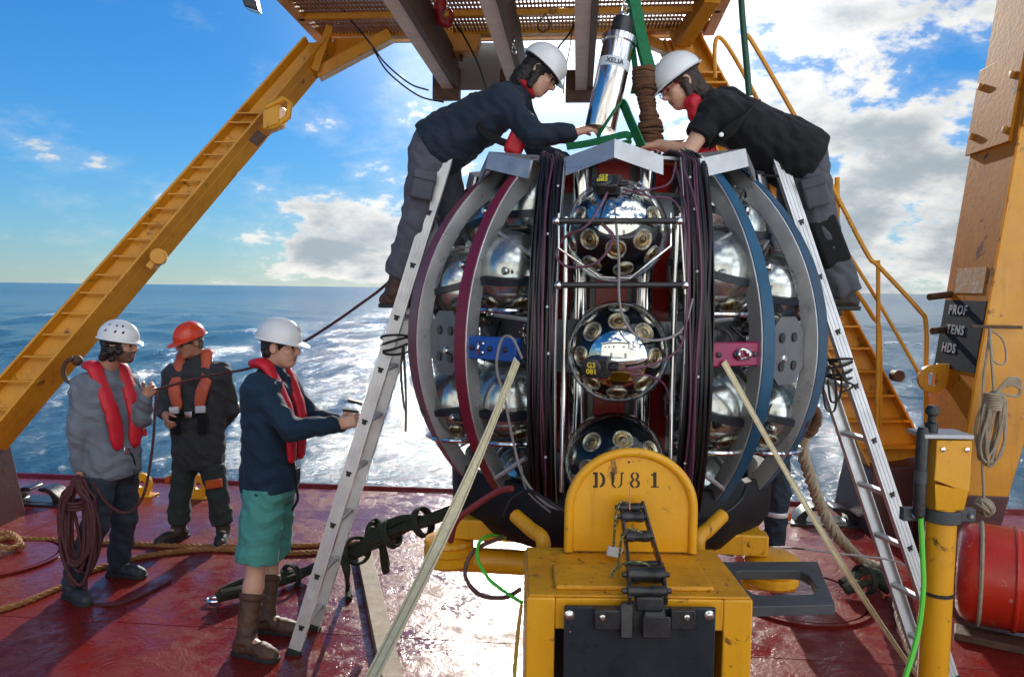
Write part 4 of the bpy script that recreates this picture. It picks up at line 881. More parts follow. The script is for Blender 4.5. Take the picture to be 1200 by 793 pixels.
def tagcord(pts, tagp, lab):
    t = thing('cord_tag', P(*tagp), lab, 'tag', 'cord tags on the chain guide')
    q = MB(); q.tube(spline([P(*v) for v in pts], 6), .0045, 7); q.build('cord', ropeyb, t)
    c = P(*tagp); q = MB(); q.box(c, (.052, .018, .036), (nrm(A(1, .2, -.25)), A(-.2, 1, 0), nrm(A(.25, 0, 1)))); q.build('plastic_tag', tagw, t, bevel=.003)
tagcord([(738, 590, 2.58), (728, 588, 2.58), (722, 602, 2.57), (720, 625, 2.58), (719, 640, 2.58)], (720, 646, 2.59), 'clear plastic tag on the topmost short cord of the chain guide')
tagcord([(752, 624, 2.49), (738, 619, 2.48), (729, 630, 2.49), (726, 650, 2.50), (724, 668, 2.49)], (731, 676, 2.48), 'clear plastic tag lying by the chain guide, middle cord')
tagcord([(767, 686, 2.33), (766, 672, 2.33), (758, 661, 2.36), (738, 658, 2.38), (720, 668, 2.40), (714, 684, 2.38)], (709, 693, 2.35), 'clear plastic tag on the longest cord, nearest the camera')
q = MB(); q.tube([P(738, 597, 2.56), P(738, 571, 2.58)], .0022, 6); q.build('cable_tie_tail', mat('pale_red_tie', (.6, .2, .12), .4), label='thin upright tie tail on top of the chain guide', cat='cable tie')

# dark grey holding frame beside the box, yellow coil seen through it
def hframe():
    t = thing('holding_frame', P(905, 690, 2.55), 'flat dark grey steel frame with rounded cut-out right of the anchor box', 'steel frame')
    z = P(905, 690, 2.5)[2]
    out = [(834, 658), (958, 657), (979, 708), (858, 711)]; inn = [(862, 668), (936, 668), (948, 674), (958, 690), (952, 696), (885, 697), (872, 688)]
    O = [G(a, b, z) for a, b in out]; I = [G(a, b, z) for a, b in inn]
    # ring made by matching each inner point to the closest spot of the outer outline
    n = 40
    def per(poly, n):
        poly = [np.asarray(v) for v in poly]; c = sum(poly)/len(poly); res = []
        for k in range(n):
            a = 2*PI*k/n; d = A(math.cos(a), math.sin(a), 0); best = None
            for i in range(len(poly)):
                p0, p1 = poly[i]-cc, poly[(i+1) % len(poly)]-cc; M_ = np.array([[d[0], p0[0]-p1[0]], [d[1], p0[1]-p1[1]]])
                if abs(np.linalg.det(M_)) < 1e-9: continue
                s_, u_ = np.linalg.solve(M_, p0[:2])
                if s_ > 0 and -1e-6 <= u_ <= 1+1e-6: best = s_ if best is None else max(best, s_)
            res.append(cc+d*best)
        return res
    cc = sum(I)/len(I); Oo, Ii = per(O, n), per(I, n); h = A(0, 0, -.035)
    # make sure the outer corners survive
    for c_ in O:
        k = min(range(n), key=lambda i: np.linalg.norm(Oo[i]-c_)); Oo[k] = c_
    F = Oo+Ii+[v+h for v in Oo]+[v+h for v in Ii]; fs = []
    for i in range(n):
        j = (i+1) % n; fs += [(i, j, n+j, n+i), (2*n+j, 2*n+i, 3*n+i, 3*n+j), (j, i, 2*n+i, 2*n+j), (n+i, n+j, 3*n+j, 3*n+i)]
    q = MB(); q.add(F, fs); fr = q.build('plate', DKGREY, t, bevel=.003)
    for px, py in ((846, 667), (850, 680)):
        q = MB(); q.lathe([(.022, 0), (.022, .006), (.01, .007)], G(px, py, z), UP, 14); q.build('bolt', DKGREY, t)
    q = MB(); q.box(A(P(848, 700, 2.45)[0], 2.50, z/2-.02), (.05, .30, z-.04)); q.build('support_leg', DKGREY, t)
hframe()
# ================================================================ PEOPLE: one smooth skin surface per body, clothes as parts
def surface_nets(D, org, vox):
    ins = D < 0; nx, ny, nz = D.shape
    idx = -np.ones((nx-1, ny-1, nz-1), np.int64)
    c = np.zeros((nx-1, ny-1, nz-1), np.int8)
    for i in (0, 1):
        for j in (0, 1):
            for k in (0, 1): c += ins[i:nx-1+i, j:ny-1+j, k:nz-1+k]
    act = np.argwhere((c > 0) & (c < 8)); n = len(act)
    idx[act[:, 0], act[:, 1], act[:, 2]] = np.arange(n)
    cor = [(i, j, k) for i in (0, 1) for j in (0, 1) for k in (0, 1)]
    val = {q: D[act[:, 0]+q[0], act[:, 1]+q[1], act[:, 2]+q[2]] for q in cor}
    acc = np.zeros((n, 3)); cnt = np.zeros(n)
    for a in cor:
        for ax in range(3):
            if a[ax] == 0:
                b = list(a); b[ax] = 1; b = tuple(b); va, vb = val[a], val[b]; m = (va < 0) != (vb < 0)
                t = np.where(m, va/np.where(np.abs(va-vb) < 1e-9, 1, va-vb), 0); p = np.repeat(np.array(a, float)[None], n, 0); p[:, ax] = t
                acc[m] += p[m]; cnt[m] += 1
    V = (act+acc/cnt[:, None])*vox+org
    F = []
    for ax in range(3):
        o1, o2 = [(1, 2), (2, 0), (0, 1)][ax]
        sl0 = [slice(None)]*3; sl1 = [slice(None)]*3; sl0[ax] = slice(0, -1); sl1[ax] = slice(1, None)
        a, b = ins[tuple(sl0)], ins[tuple(sl1)]; e = np.argwhere(a != b)
        e = e[(e[:, o1] > 0) & (e[:, o2] > 0) & (e[:, o1] < D.shape[o1]-1) & (e[:, o2] < D.shape[o2]-1)]
        if not len(e): continue
        fl = ins[e[:, 0], e[:, 1], e[:, 2]]
        def g(d1, d2):
            q = e.copy(); q[:, o1] -= d1; q[:, o2] -= d2; return idx[q[:, 0], q[:, 1], q[:, 2]]
        qd = np.stack([g(1, 1), g(0, 1), g(0, 0), g(1, 0)], -1); qd[~fl] = qd[~fl][:, ::-1]; F.append(qd)
    return V, np.concatenate(F)

def sdf(prims, vox=.006, k=.02, cuts=(), wr=None, rnd=0):
    los, his = [], []
    for p in prims:
        if p[0] in 'cf': a, b, ra, rb = p[1:5]; r = max(ra, rb); los.append(np.minimum(a, b)-r); his.append(np.maximum(a, b)+r)
        elif p[0] == 'e': r = max(p[2]); los.append(p[1]-r); his.append(p[1]+r)
        elif p[0] == 'b': r = np.linalg.norm(p[2]); los.append(p[1]-r); his.append(p[1]+r)
    pad = .03; gl = np.min(los, 0)-pad; gh = np.max(his, 0)+pad; sh = np.ceil((gh-gl)/vox).astype(int)+1
    D = np.full(sh, .08, np.float32)
    axs = [gl[i]+np.arange(sh[i])*vox for i in range(3)]
    for p, lo, hi in zip(prims, los, his):
        kk = k; neg = False; ex = p[-1] if isinstance(p[-1], dict) else {}
        kk = ex.get('k', k); neg = ex.get('neg', False); m = .05
        i0 = np.maximum(((lo-m-gl)/vox).astype(int), 0); i1 = np.minimum(((hi+m-gl)/vox).astype(int)+2, sh)
        if np.any(i1 <= i0): continue
        X = axs[0][i0[0]:i1[0]][:, None, None]; Y = axs[1][i0[1]:i1[1]][None, :, None]; Z = axs[2][i0[2]:i1[2]][None, None, :]
        if p[0] in 'cf':
            a, b, ra, rb = p[1:5]; ab = b-a; L2 = ab@ab+1e-12
            t0 = ((X-a[0])*ab[0]+(Y-a[1])*ab[1]+(Z-a[2])*ab[2])/L2; t = np.clip(t0, 0, 1)
            fl = ex.get('flat')
            qx, qy, qz = X-a[0]-t*ab[0], Y-a[1]-t*ab[1], Z-a[2]-t*ab[2]
            if fl is not None:
                n_, f_ = fl; dn = qx*n_[0]+qy*n_[1]+qz*n_[2]; d = np.sqrt(qx*qx+qy*qy+qz*qz+(f_*f_-1)*dn*dn)-(ra+(rb-ra)*t)
            else: d = np.sqrt(qx*qx+qy*qy+qz*qz)-(ra+(rb-ra)*t)
            if p[0] == 'f': d = np.maximum(d, (np.abs(t0-.5)-.5)*math.sqrt(L2))
        else:
            Rm = p[3] if len(p) > 3 and not isinstance(p[3], dict) else np.eye(3); c = p[1]
            lx = (X-c[0])*Rm[0][0]+(Y-c[1])*Rm[0][1]+(Z-c[2])*Rm[0][2]; ly = (X-c[0])*Rm[1][0]+(Y-c[1])*Rm[1][1]+(Z-c[2])*Rm[1][2]; lz = (X-c[0])*Rm[2][0]+(Y-c[1])*Rm[2][1]+(Z-c[2])*Rm[2][2]
            r = p[2]
            if p[0] == 'e':
                k0 = np.sqrt((lx/r[0])**2+(ly/r[1])**2+(lz/r[2])**2); k1 = np.sqrt((lx/r[0]**2)**2+(ly/r[1]**2)**2+(lz/r[2]**2)**2)+1e-9; d = k0*(k0-1)/k1
            else:
                rr = ex.get('r', .01); ax_, ay_, az_ = np.abs(lx)-r[0]+rr, np.abs(ly)-r[1]+rr, np.abs(lz)-r[2]+rr
                d = np.sqrt(np.maximum(ax_, 0)**2+np.maximum(ay_, 0)**2+np.maximum(az_, 0)**2)+np.minimum(np.maximum(ax_, np.maximum(ay_, az_)), 0)-rr
        sl = tuple(slice(i0[i], i1[i]) for i in range(3)); S0 = D[sl]
        if neg:
            d = -d; h = np.clip(.5-.5*(S0-d)/kk, 0, 1); D[sl] = S0*(1-h)+d*h+kk*h*(1-h)
        else:
            h = np.clip(.5+.5*(S0-d)/kk, 0, 1); D[sl] = S0*(1-h)+d*h-kk*h*(1-h)
    X, Y, Z = axs[0][:, None, None], axs[1][None, :, None], axs[2][None, None, :]
    if wr:
        amp, fr, ph = wr; u = fr
        w1 = np.sin(u*(.55*X+.35*Y+Z)+2.2*np.sin(u*.45*(X-.6*Z)+ph)+1.4*np.sin(u*.4*(Y+.3*X)+ph*2))
        w2 = np.sin(u*1.9*(.8*X-.5*Y+.45*Z)+1.8*np.sin(u*.7*(Z+Y)+ph*3))
        D += (amp*(.65*w1*np.abs(w1)+.35*w2)).astype(np.float32)
    for pt, n in cuts: D = np.maximum(D, ((X-pt[0])*n[0]+(Y-pt[1])*n[1]+(Z-pt[2])*n[2]).astype(np.float32))
    D[0] = D[-1] = .05; D[:, 0] = D[:, -1] = .05; D[:, :, 0] = D[:, :, -1] = .05
    return surface_nets(D, gl, vox)
def sdf_obj(name, prims, m, parent, vox=.006, k=.02, cuts=(), wr=None, color=None):
    V, F = sdf(prims, vox, k, cuts, wr); off = np.array(parent_org(parent)); me = bpy.data.meshes.new(name)
    me.vertices.add(len(V)); me.vertices.foreach_set('co', (V-off).astype(np.float32).ravel())
    me.loops.add(len(F)*4); me.loops.foreach_set('vertex_index', F.astype(np.int32).ravel()); me.polygons.add(len(F)); me.polygons.foreach_set('loop_start', np.arange(len(F), dtype=np.int32)*4)
    me.polygons.foreach_set('use_smooth', [True]*len(F)); ms = m if isinstance(m, (list, tuple)) else [m]
    for q in ms: me.materials.append(q)
    if color is not None: me.polygons.foreach_set('material_index', color(V[F].mean(1)).astype(np.int32))
    me.update(calc_edges=True); o = bpy.data.objects.new(name, me); COL.objects.link(o); o.parent = parent; return o

def skin(name, c): return mat(name, c, .45, var=two(c, .8), vs=25, va=.4, bump=.05, bs=300)
SKIN1 = skin('tan_skin', (.50, .26, .165)); SKIN2 = skin('light_skin', (.60, .34, .235)); SKIN3 = skin('ruddy_skin', (.52, .25, .165))
HAIRD = mat('dark_hair', (.012, .009, .008), .5, bump=.5, bs=180); HAIRB = mat('brown_hair', (.03, .016, .010), .5, bump=.5, bs=180); HAIRG = mat('grey_hair', (.12, .11, .10), .5, bump=.4, bs=180)
EYEM = mat('eye_dark', (.02, .012, .01), .15); LIPM = mat('lips', (.34, .11, .09), .45); BRD = mat('stubble_skin', (.17, .09, .06), .6, var=(.11, .06, .045), vs=120, va=.6)
def cloth(nm, c, va=.7, rough=.8, bs=380, b=.25): return mat(nm, c, rough, var=two(c, va), vs=5, va=.5, bump=.55, bs=bs, spec=.25, sheen=.05, crease=.55)
NAVYJ = cloth('navy_softshell', (.016, .028, .048)); NAVYF = cloth('navy_fleece', (.010, .030, .062)); GREYS = cloth('heather_grey_jersey', (.17, .20, .245)); CHAR = cloth('charcoal_sweatshirt', (.042, .046, .050))
SLATE = cloth('slate_work_trousers', (.105, .11, .14)); GREYT = cloth('grey_work_trousers', (.09, .098, .115)); BLKT = cloth('black_cloth', (.008, .009, .011)); TEAL = cloth('teal_shorts', (.075, .30, .27), .8); DNAVY = cloth('dark_navy_trousers', (.030, .042, .062)); DGREEN = cloth('dark_green_trousers', (.034, .042, .040))
REDV = mat('red_lifejacket', (.55, .008, .022), .55, var=(.45, .006, .02), vs=9, va=.4, bump=.15, bs=200); ORGV = mat('orange_lifejacket', (.55, .10, .045), .6, var=(.45, .08, .04), vs=9, va=.4, bump=.15, bs=200)
WEB = cloth('black_webbing', (.010, .010, .011)); BROWNB = mat('brown_boot_leather', (.10, .045, .022), .6, var=(.055, .026, .015), vs=12, va=.6, bump=.25, bs=90); DARKB = mat('dark_boot_leather', (.035, .026, .020), .6, var=(.02, .016, .014), vs=12, va=.6, bump=.25, bs=90); SOLE = mat('dark_sole', (.018, .018, .017), .7); SHOE = mat('navy_safety_shoe', (.014, .018, .026), .6, var=(.03, .035, .045), vs=20, va=.4)
HELW = mat('white_helmet_shell', (.74, .75, .76), .28, var=(.66, .67, .68), vs=6, va=.4, coat=.2); HELO = mat('orange_helmet_shell', (.70, .055, .012), .28, var=(.6, .045, .012), vs=6, va=.4, coat=.2)
REFL = mat('silver_reflective_tape', (.66, .68, .70), .35, .3); BLUET = cloth('blue_shirt', (.012, .05, .42)); ORGT = cloth('orange_patch', (.60, .10, .02)); REDS = cloth('red_neck_cloth', (.50, .02, .03))

def hand(w_, fwd, pal, side, curl, s=1.0, spread=.012):
    fwd = nrm(fwd); pal = nrm(pal-fwd*(np.asarray(pal)@fwd)); ac = np.cross(fwd, pal)*side; pr = []
    for o in (-.026, -.009, .009, .026): pr.append(('c', w_+fwd*.012*s+ac*o*.6*s, w_+fwd*.085*s+ac*o*s, .0165*s, .0135*s, {'k': .012}))
    for i, (o, l) in enumerate(((.028, .070), (.0095, .080), (-.0095, .074), (-.027, .058))):
        p_ = w_+fwd*.085*s+ac*o*s; ang = 0; d0 = nrm(fwd+ac*o*2.6)
        for j, (ln, r0, r1) in enumerate(((.46, .0098, .0092), (.31, .0092, .0084), (.25, .0084, .0068))):
            ang += curl*(0.75, 1.0, .75)[j]*(1+.08*i); d = d0*math.cos(ang)+pal*math.sin(ang); q_ = p_+d*l*ln*s; pr.append(('c', p_, q_, r0*s, r1*s, {'k': .004})); p_ = q_
    t0 = w_+fwd*.022*s+ac*.024*s+pal*.006; d = nrm(ac*.75+fwd*.75+pal*.35); t1 = t0+d*.045*s; d2 = nrm(fwd*.85+ac*.15+pal*(.4+.35*curl)); t2 = t1+d2*.030*s; t3 = t2+nrm(d2+pal*.3)*.026*s
    pr += [('c', t0, t1, .0155*s, .0118*s, {'k': .010}), ('c', t1, t2, .0112*s, .0100*s, {'k': .004}), ('c', t2, t3, .0100*s, .0078*s, {'k': .004})]
    return pr

def rot_head(face, up):
    f = nrm(face); u = nrm(np.asarray(up)-f*(np.asarray(up)@f)); r = np.cross(f, u); return np.array([r, f, u])      # rows: right, forward, up
class Head:
    def __init__(s, c, face, up, sc=1.0): s.c = np.asarray(c, float); s.R = rot_head(face, up); s.s = sc
    def w(s, *v): return s.c+s.s*(np.array(v)@s.R)
    def loc(s, V): return ((V-s.c)@s.R.T)/s.s
    def prims(s):
        w, k, e = s.w, s.s, lambda r: A(*r)*s.s
        P_ = [('e', w(0, -.012, .035), e((.076, .098, .098)), s.R), ('e', w(0, .030, -.040), e((.060, .066, .082)), s.R), ('e', w(0, .062, -.092), e((.030, .026, .026)), s.R),
              ('c', w(-.036, .078, .022), w(.036, .078, .022), .013*k, .013*k, {'k': .012}), ('c', w(-.042, .066, -.022), w(-.030, .074, -.05), .020*k, .012*k), ('c', w(.042, .066, -.022), w(.030, .074, -.05), .020*k, .012*k)]
        for x in (-.031, .031): P_.append(('e', w(x, .100, .002), e((.019, .016, .013)), s.R, {'neg': True, 'k': .010}))
        for x in (-.031, .031): P_.append(('e', w(x, .078, .001), e((.0135, .0135, .0125)), s.R, {'k': .003}))
        P_ += [('c', w(0, .092, .012), w(0, .112, -.026), .009*k, .0125*k, {'k': .010}), ('c', w(-.012, .098, -.034), w(.012, .098, -.034), .009*k, .009*k, {'k': .006}),
               ('c', w(-.019, .084, -.060), w(.019, .084, -.060), .0085*k, .0085*k, {'k': .006}), ('c', w(-.016, .083, -.072), w(.016, .083, -.072), .0085*k, .0085*k, {'k': .005}),
               ('c', w(-.024, .098, -.0658), w(.024, .098, -.0658), .004*k, .004*k, {'neg': True, 'k': .004})]
        for x in (-1, 1): P_ += [('e', w(.079*x, -.010, -.006), e((.011, .021, .033)), s.R, {'k': .008}), ('e', w(.090*x, -.006, -.004), e((.006, .011, .018)), s.R, {'neg': True, 'k': .005})]
        return P_
    def paint(s, V, beard=False):
        q = s.loc(V); m = np.zeros(len(V), int); x, y, z = q.T; inh = (np.abs(x) < .12) & (np.abs(y) < .16) & (np.abs(z) < .17)
        ax = np.abs(x); eye = (np.hypot(ax-.031, (z-.001)*1.35) < .0125) & (y > .078) & inh; m[eye] = 1
        lip = inh & (ax < .023) & (z < -.055) & (z > -.079) & (y > .078); m[lip] = 2
        brow = inh & (ax > .013) & (ax < .050) & (np.abs(z-.024+ (ax-.03)*.12) < .0055) & (y > .070); m[brow] = 3
        if beard:
            b = inh & (z < -.036) & (z > -.14) & (y > .0) & ~lip; m[b] = 4; m[inh & (ax > .048) & (z < .0) & (z > -.09) & (y > .0) & (y < .055)] = 4
        return m
    def hair(s, parent, m, style):
        w, e = s.w, lambda r: A(*r)*s.s; k = s.s
        P_ = [('e', w(0, -.018, .040), e((.084, .104, .103)), s.R)]
        if style == 'short': P_ += [('e', w(0, -.055, -.03), e((.070, .055, .055)), s.R)]
        if style == 'curly':
            rng = random.Random(3); P_ += [('e', w(0, -.050, -.035), e((.080, .068, .075)), s.R)]
            for _ in range(46):
                a = rng.uniform(-2.3, 2.3); z = rng.uniform(-.095, .03); P_.append(('e', w(.085*math.sin(a), -.02-.085*math.cos(a), z), e((.022, .022, .020)), s.R, {'k': .008}))
        if style == 'long': P_ += [('e', w(0, -.060, -.06), e((.082, .060, .105)), s.R), ('c', w(-.068, .0, -.01), w(-.066, .010, -.10), .026*k, .020*k), ('c', w(.068, .0, -.01), w(.066, .010, -.10), .026*k, .020*k), ('c', w(0, -.07, -.10), w(0, -.06, -.19), .055*k, .03*k)]
        P_ += [('e', w(0, .085, -.045), e((.066, .085, .085)), s.R, {'neg': True, 'k': .012})]
        if style != 'curly' and style != 'long':
            for x in (-1, 1): P_.append(('e', w(.085*x, -.002, -.012), e((.03, .022, .036)), s.R, {'neg': True, 'k': .008}))
        return sdf_obj('hair', P_, m, parent, .005, .02, wr=(.004, 120, 1))
    def helmet(s, parent, m, brim=.045, tilt=0.0, vents=False, emblem=False):
        nu, nv = 40, 16; q = MB(); rx, ry, rz = .112, .134, .118; c = (0, -.012, .050); t = -.10+tilt
        def pt(a, b, o=0.0):
            x = (rx+o)*math.sin(b)*math.sin(a); y = (ry+o)*math.sin(b)*math.cos(a); z = (rz+o)*math.cos(b)
            rid = max(0, 1-abs(x)/.028)**1.3*.007*math.sin(b)**.5 if b < 1.35 else 0; z += rid*math.cos(b)*1.0; y += rid*math.sin(b)*np.sign(y) if abs(y) > .05 else 0
            y2 = y*math.cos(t)-z*math.sin(t); z2 = y*math.sin(t)+z*math.cos(t); return s.w(c[0]+x, c[1]+y2, c[2]+z2)
        rings = [[pt(2*PI*k/nu, b) for k in range(nu)] for b in np.linspace(.02, PI/2+.06, nv)]
        def br(k):
            a = 2*PI*k/nu; f = max(0, math.cos(a))**1.4; return .010+brim*f
        ring2 = []; ring3 = []; ring4 = []
        for k in range(nu):
            a = 2*PI*k/nu; b = PI/2+.08; o = br(k); dz = -.012*max(0, math.cos(a))**2
            def ed(o_, h):
                x = (rx+o_*.6)*math.sin(a); y = (ry+o_)*math.cos(a); z = h+dz*(o_/.05)
                y2 = y*math.cos(t)-z*math.sin(t); z2 = y*math.sin(t)+z*math.cos(t); return s.w(c[0]+x, c[1]+y2, c[2]+z2)
            ring2.append(ed(o*.9, -.010)); ring3.append(ed(o, -.014)); ring4.append(ed(-.008, -.018))
        rings += [ring2, ring3, ring4]
        rin = [[pt(2*PI*k/nu, b, -.012) for k in range(nu)] for b in np.linspace(PI/2, .1, 7)]; rings += rin
        vs = [v for r in rings for v in r]; n = len(rings)
        q.add(vs, [(i*nu+k, i*nu+(k+1) % nu, (i+1)*nu+(k+1) % nu, (i+1)*nu+k) for i in range(n-1) for k in range(nu)]+[tuple(range(nu)), tuple(range((n-1)*nu, n*nu))])
        h = q.build('helmet', m, parent, ang=60)
        if vents:
            for a in (.95, 1.35, 1.9, -.95, -1.35, -1.9):
                for b in (.75, 1.15):
                    v = [pt(a+da, b+db, .0015) for da, db in ((-.07, -.09), (.05, -.05), (.07, .09), (-.05, .05))]; q = MB(); q.add(v, [(0, 1, 2, 3)]); q.build('vent_slot', WEB, h)
        if emblem:
            v = [pt(.0+.17*math.cos(u), .95+.17*math.sin(u), .007) for u in np.linspace(0, 2*PI, 15)[:-1]]; q = MB(); q.add(v, [tuple(range(14))]); q.build('emblem', mat('dark_emblem_print', (.02, .03, .06), .4), h)
        # head band and chin strap
        q = MB(); q.tube([s.w((rx-.010)*math.sin(a), -.012+(ry-.012)*math.cos(a)*math.cos(t), .036+(ry)*math.cos(a)*math.sin(t)) for a in np.linspace(0, 2*PI, 33)[:-1]], .010*s.s, 6, closed=True); q.build('head_band', WEB, h)
        return h
    def glasses(s, parent, m=None):
        m = m or WEB; t = bpy.data.objects.new('glasses', None); q = MB()
        for x in (-1, 1):
            q.tube([s.w(x*.032+.023*math.cos(a), .112-.006*abs(math.cos(a)), .0+.017*math.sin(a)) for a in np.linspace(0, 2*PI, 15)[:-1]], .0024*s.s, 5, closed=True)
            q.tube([s.w(x*.056, .105, .004), s.w(x*.074, .06, .006), s.w(x*.080, -.01, .004)], .0024*s.s, 5)
        q.tube([s.w(-.010, .115, .004), s.w(.010, .115, .004)], .0024*s.s, 5); bpy.data.objects.remove(t); g = q.build('glasses', m, parent)
        return g

def strap_path(parent, name, pts, w_, m, side, t=.006, n=6):
    q = MB(); q.strap(spline(pts, n), w_, t, side); return q.build(name, m, parent)

class Person:
    """joints: dict of world points. torso front direction f."""
    def __init__(s, label, J, f, skinm, group=None):
        s.J = {k: np.asarray(v, float) for k, v in J.items()}; s.f = nrm(f); J = s.J
        base = (J['anL']+J['anR'])/2; s.t = thing('person', A(base[0], base[1], min(J['anL'][2], J['anR'][2])-.09), label, 'person', group); s.sk = skinm
    def arm(s, sd, r=(.050, .041, .030)):
        J = s.J; return [('c', J['sh'+sd], J['el'+sd], r[0], r[1]), ('c', J['el'+sd], J['wr'+sd], r[1], r[2])]
    def leg(s, sd, r=(.082, .054, .038)):
        J = s.J; kn = J['kn'+sd]; an = J['an'+sd]; calf = lerp(kn, an, .28); return [('c', J['hip'+sd], kn, r[0], r[1]), ('c', kn, calf, r[1], r[1]*1.02), ('c', calf, an, r[1]*1.02, r[2])]
    def torso(s, e=0.0, fat=1.0):
        J = s.J; sh = (J['shL']+J['shR'])/2; hp = (J['hipL']+J['hipR'])/2; up = nrm(sh-hp); ac = nrm(J['shR']-J['shL']); mid = lerp(hp, sh, .62)
        sL, sR = lerp(J['shL'], sh, .28)-up*.035, lerp(J['shR'], sh, .28)-up*.035
        return [('c', lerp(J['hipL'], hp, .25)+up*.03, sL, (.108+e)*fat, .100+e, {'k': .06}), ('c', lerp(J['hipR'], hp, .25)+up*.03, sR, (.108+e)*fat, .100+e, {'k': .06}),
                ('c', hp, mid, (.118+e)*fat, .122+e, {'k': .06}), ('c', J['shL'], J['shR'], .052+e, .052+e, {'k': .05}), ('c', sh-up*.02, J['neck'], .075+e, .060+e*.5, {'k': .05})]
    def body(s, head, hands, beard=False, legs=True):
        J = s.J; s.h = head; pr = s.torso(-.012)+s.arm('L')+s.arm('R')+(s.leg('L')+s.leg('R') if legs else [])
        pr += head.prims(); pr += [('c', head.w(0, -.030, -.045), J['neck'], .056, .062, {'k': .02})]
        for hnd in hands: pr += hand(*hnd)
        for sd in 'LR': 
            if legs: pr += [('c', J['an'+sd], J['toe'+sd], .036, .03)]
        return sdf_obj('body', pr, [s.sk, EYEM, LIPM, HAIRD, BRD], s.t, .0052, .02, color=lambda V: head.paint(V, beard))
    def jacket(s, m, name='jacket', e=.016, sleeve=1.0, hem=.10, wr=(.007, 48, 1.), hip=True, fat=1.0, arme=.013, collar=True):
        J = s.J; sh = (J['shL']+J['shR'])/2; hp = (J['hipL']+J['hipR'])/2; up = nrm(sh-hp); pr = s.torso(e, fat)
        pr += [('c', hp-up*(hem-.06), hp+up*.1, (.120+e)*fat, (.120+e)*fat, {'k': .06})]
        pr += [('c', lerp(J['hipL'], hp, .25)-up*hem*.5, lerp(J['hipL'], hp, .25)+up*.06, (.105+e)*fat, (.105+e)*fat, {'k': .06}), ('c', lerp(J['hipR'], hp, .25)-up*hem*.5, lerp(J['hipR'], hp, .25)+up*.06, (.105+e)*fat, (.105+e)*fat, {'k': .06})]
        for sd in 'LR':
            a, b, c = J['sh'+sd], J['el'+sd], J['wr'+sd]
            if sleeve > .9: pr += [('c', a, b, .060+arme, .050+arme, {'k': .035}), ('c', b, lerp(b, c, .86), .050+arme, .036+arme), ('f', lerp(b, c, .6), lerp(b, c, .97), .038+arme*.9, .034+arme*.7, {'k': .012})]
            else: pr += [('f', lerp(a, b, -.25), lerp(a, b, sleeve), .066+arme, .060+arme, {'k': .03})]
        pr2 = pr; cut = [(hp-up*hem, -up), (J['neck']+nrm(J['neck']-sh)*(.012 if collar else -.01), nrm(J['neck']-sh))]
        return sdf_obj(name, pr2, m, s.t, .0075, .02, cuts=[cut[0]], wr=wr)
    def trousers(s, m, name='trousers', e=.018, upto=1.0, wr=(.0068, 46, 2.), flare=.0, top=.13, shin=1.0):
        J = s.J; hp = (J['hipL']+J['hipR'])/2; sh = (J['shL']+J['shR'])/2; up = nrm(sh-hp); pr = [('c', lerp(J['hipL'], hp, .2)+up*.02, lerp(J['hipR'], hp, .2)+up*.02, .112+e*.6, .112+e*.6, {'k': .05}), ('c', hp, hp+up*.10, .118+e*.5, .115+e*.5, {'k': .05})]
        for sd in 'LR':
            h_, k_, a_ = J['hip'+sd], J['kn'+sd], J['an'+sd]
            if upto >= 1: pr += [('c', h_, k_, .092+e, .062+e, {'k': .03}), ('c', k_, lerp(k_, a_, .8*shin), .062+e, .052+e+flare), ('f', lerp(k_, a_, .5*shin), lerp(k_, a_, shin-.04), .056+e+flare, .053+e+flare, {'k': .02})]
            else: pr += [('c', h_, lerp(h_, k_, .6), .094+e, .084+e, {'k': .03}), ('f', lerp(h_, k_, .3), lerp(h_, k_, upto), .088+e, .080+e+flare, {'k': .02})]
        return sdf_obj(name, pr, m, s.t, .0075, .022, cuts=[(hp+up*top, up)], wr=wr)
    def pocket(s, sd, m, t=.45, off=None, size=(.06, .075, .022)):
        J = s.J; c = lerp(J['hip'+sd], J['kn'+sd], t); d = nrm(J['kn'+sd]-J['hip'+sd]); o = nrm(off-d*(off@d)); x_ = np.cross(d, o)
        q = MB(); q.box(c+o*.108, (size[0]*2, size[1]*2, size[2]*2), (x_, d, o)); p_ = q.build('pocket', m, s.t, bevel=.012); q = MB(); q.box(c+o*.116-d*size[1]*.75, (size[0]*2.05, .05, size[2]*2), (x_, d, o)); q.build('flap', m, p_, bevel=.006); return p_
    def boots(s, m, tall=.20, sole=SOLE, wide=1.0):
        J = s.J
        for sd in 'LR':
            an, to = J['an'+sd], J['toe'+sd]; gz = an[2]-.085; d = to-an; d[2] = 0; d = nrm(d); kn = J['kn'+sd]; up = nrm(kn-an); heel = A(an[0], an[1], gz)-d*.045; L_ = .245*wide
            g = lambda x_, z_: heel+d*x_+UP*z_; sd_ = np.cross(d, UP)
            pr = [('c', g(.0, .045), g(.07, .062), .040, .044), ('c', g(.06, .06), g(.16, .045), .045, .042), ('c', g(.15, .042), g(.215, .036), .043, .036), ('c', g(.19, .034), g(.225, .032), .040, .034), ('c', g(.03, .06), an+up*.02, .046, .050), ('f', an-UP*.01, an+up*tall, .052, .062 if tall > .1 else .056, {'k': .02})]
            if tall > .12: pr.append(('f', an+up*(tall-.03), an+up*(tall+.004), .067, .068, {'k': .004}))
            b_ = sdf_obj('boot', pr, m, s.t, .006, .02, cuts=[(g(0, .016), -UP)], wr=(.003, 80, 1))
            pts = [(-.045, .0), (-.035, .032), (.0, .044), (.08, .038), (.15, .046), (.22, .046), (.258, .028), (.268, 0)]; poly = [g(x_, 0)+sd_*y_ for x_, y_ in pts]+[g(x_, 0)-sd_*y_ for x_, y_ in pts[::-1][1:-1]]
            q = MB(); q.prism(poly, UP*.024); q.build('sole', sole, b_, bevel=.004)
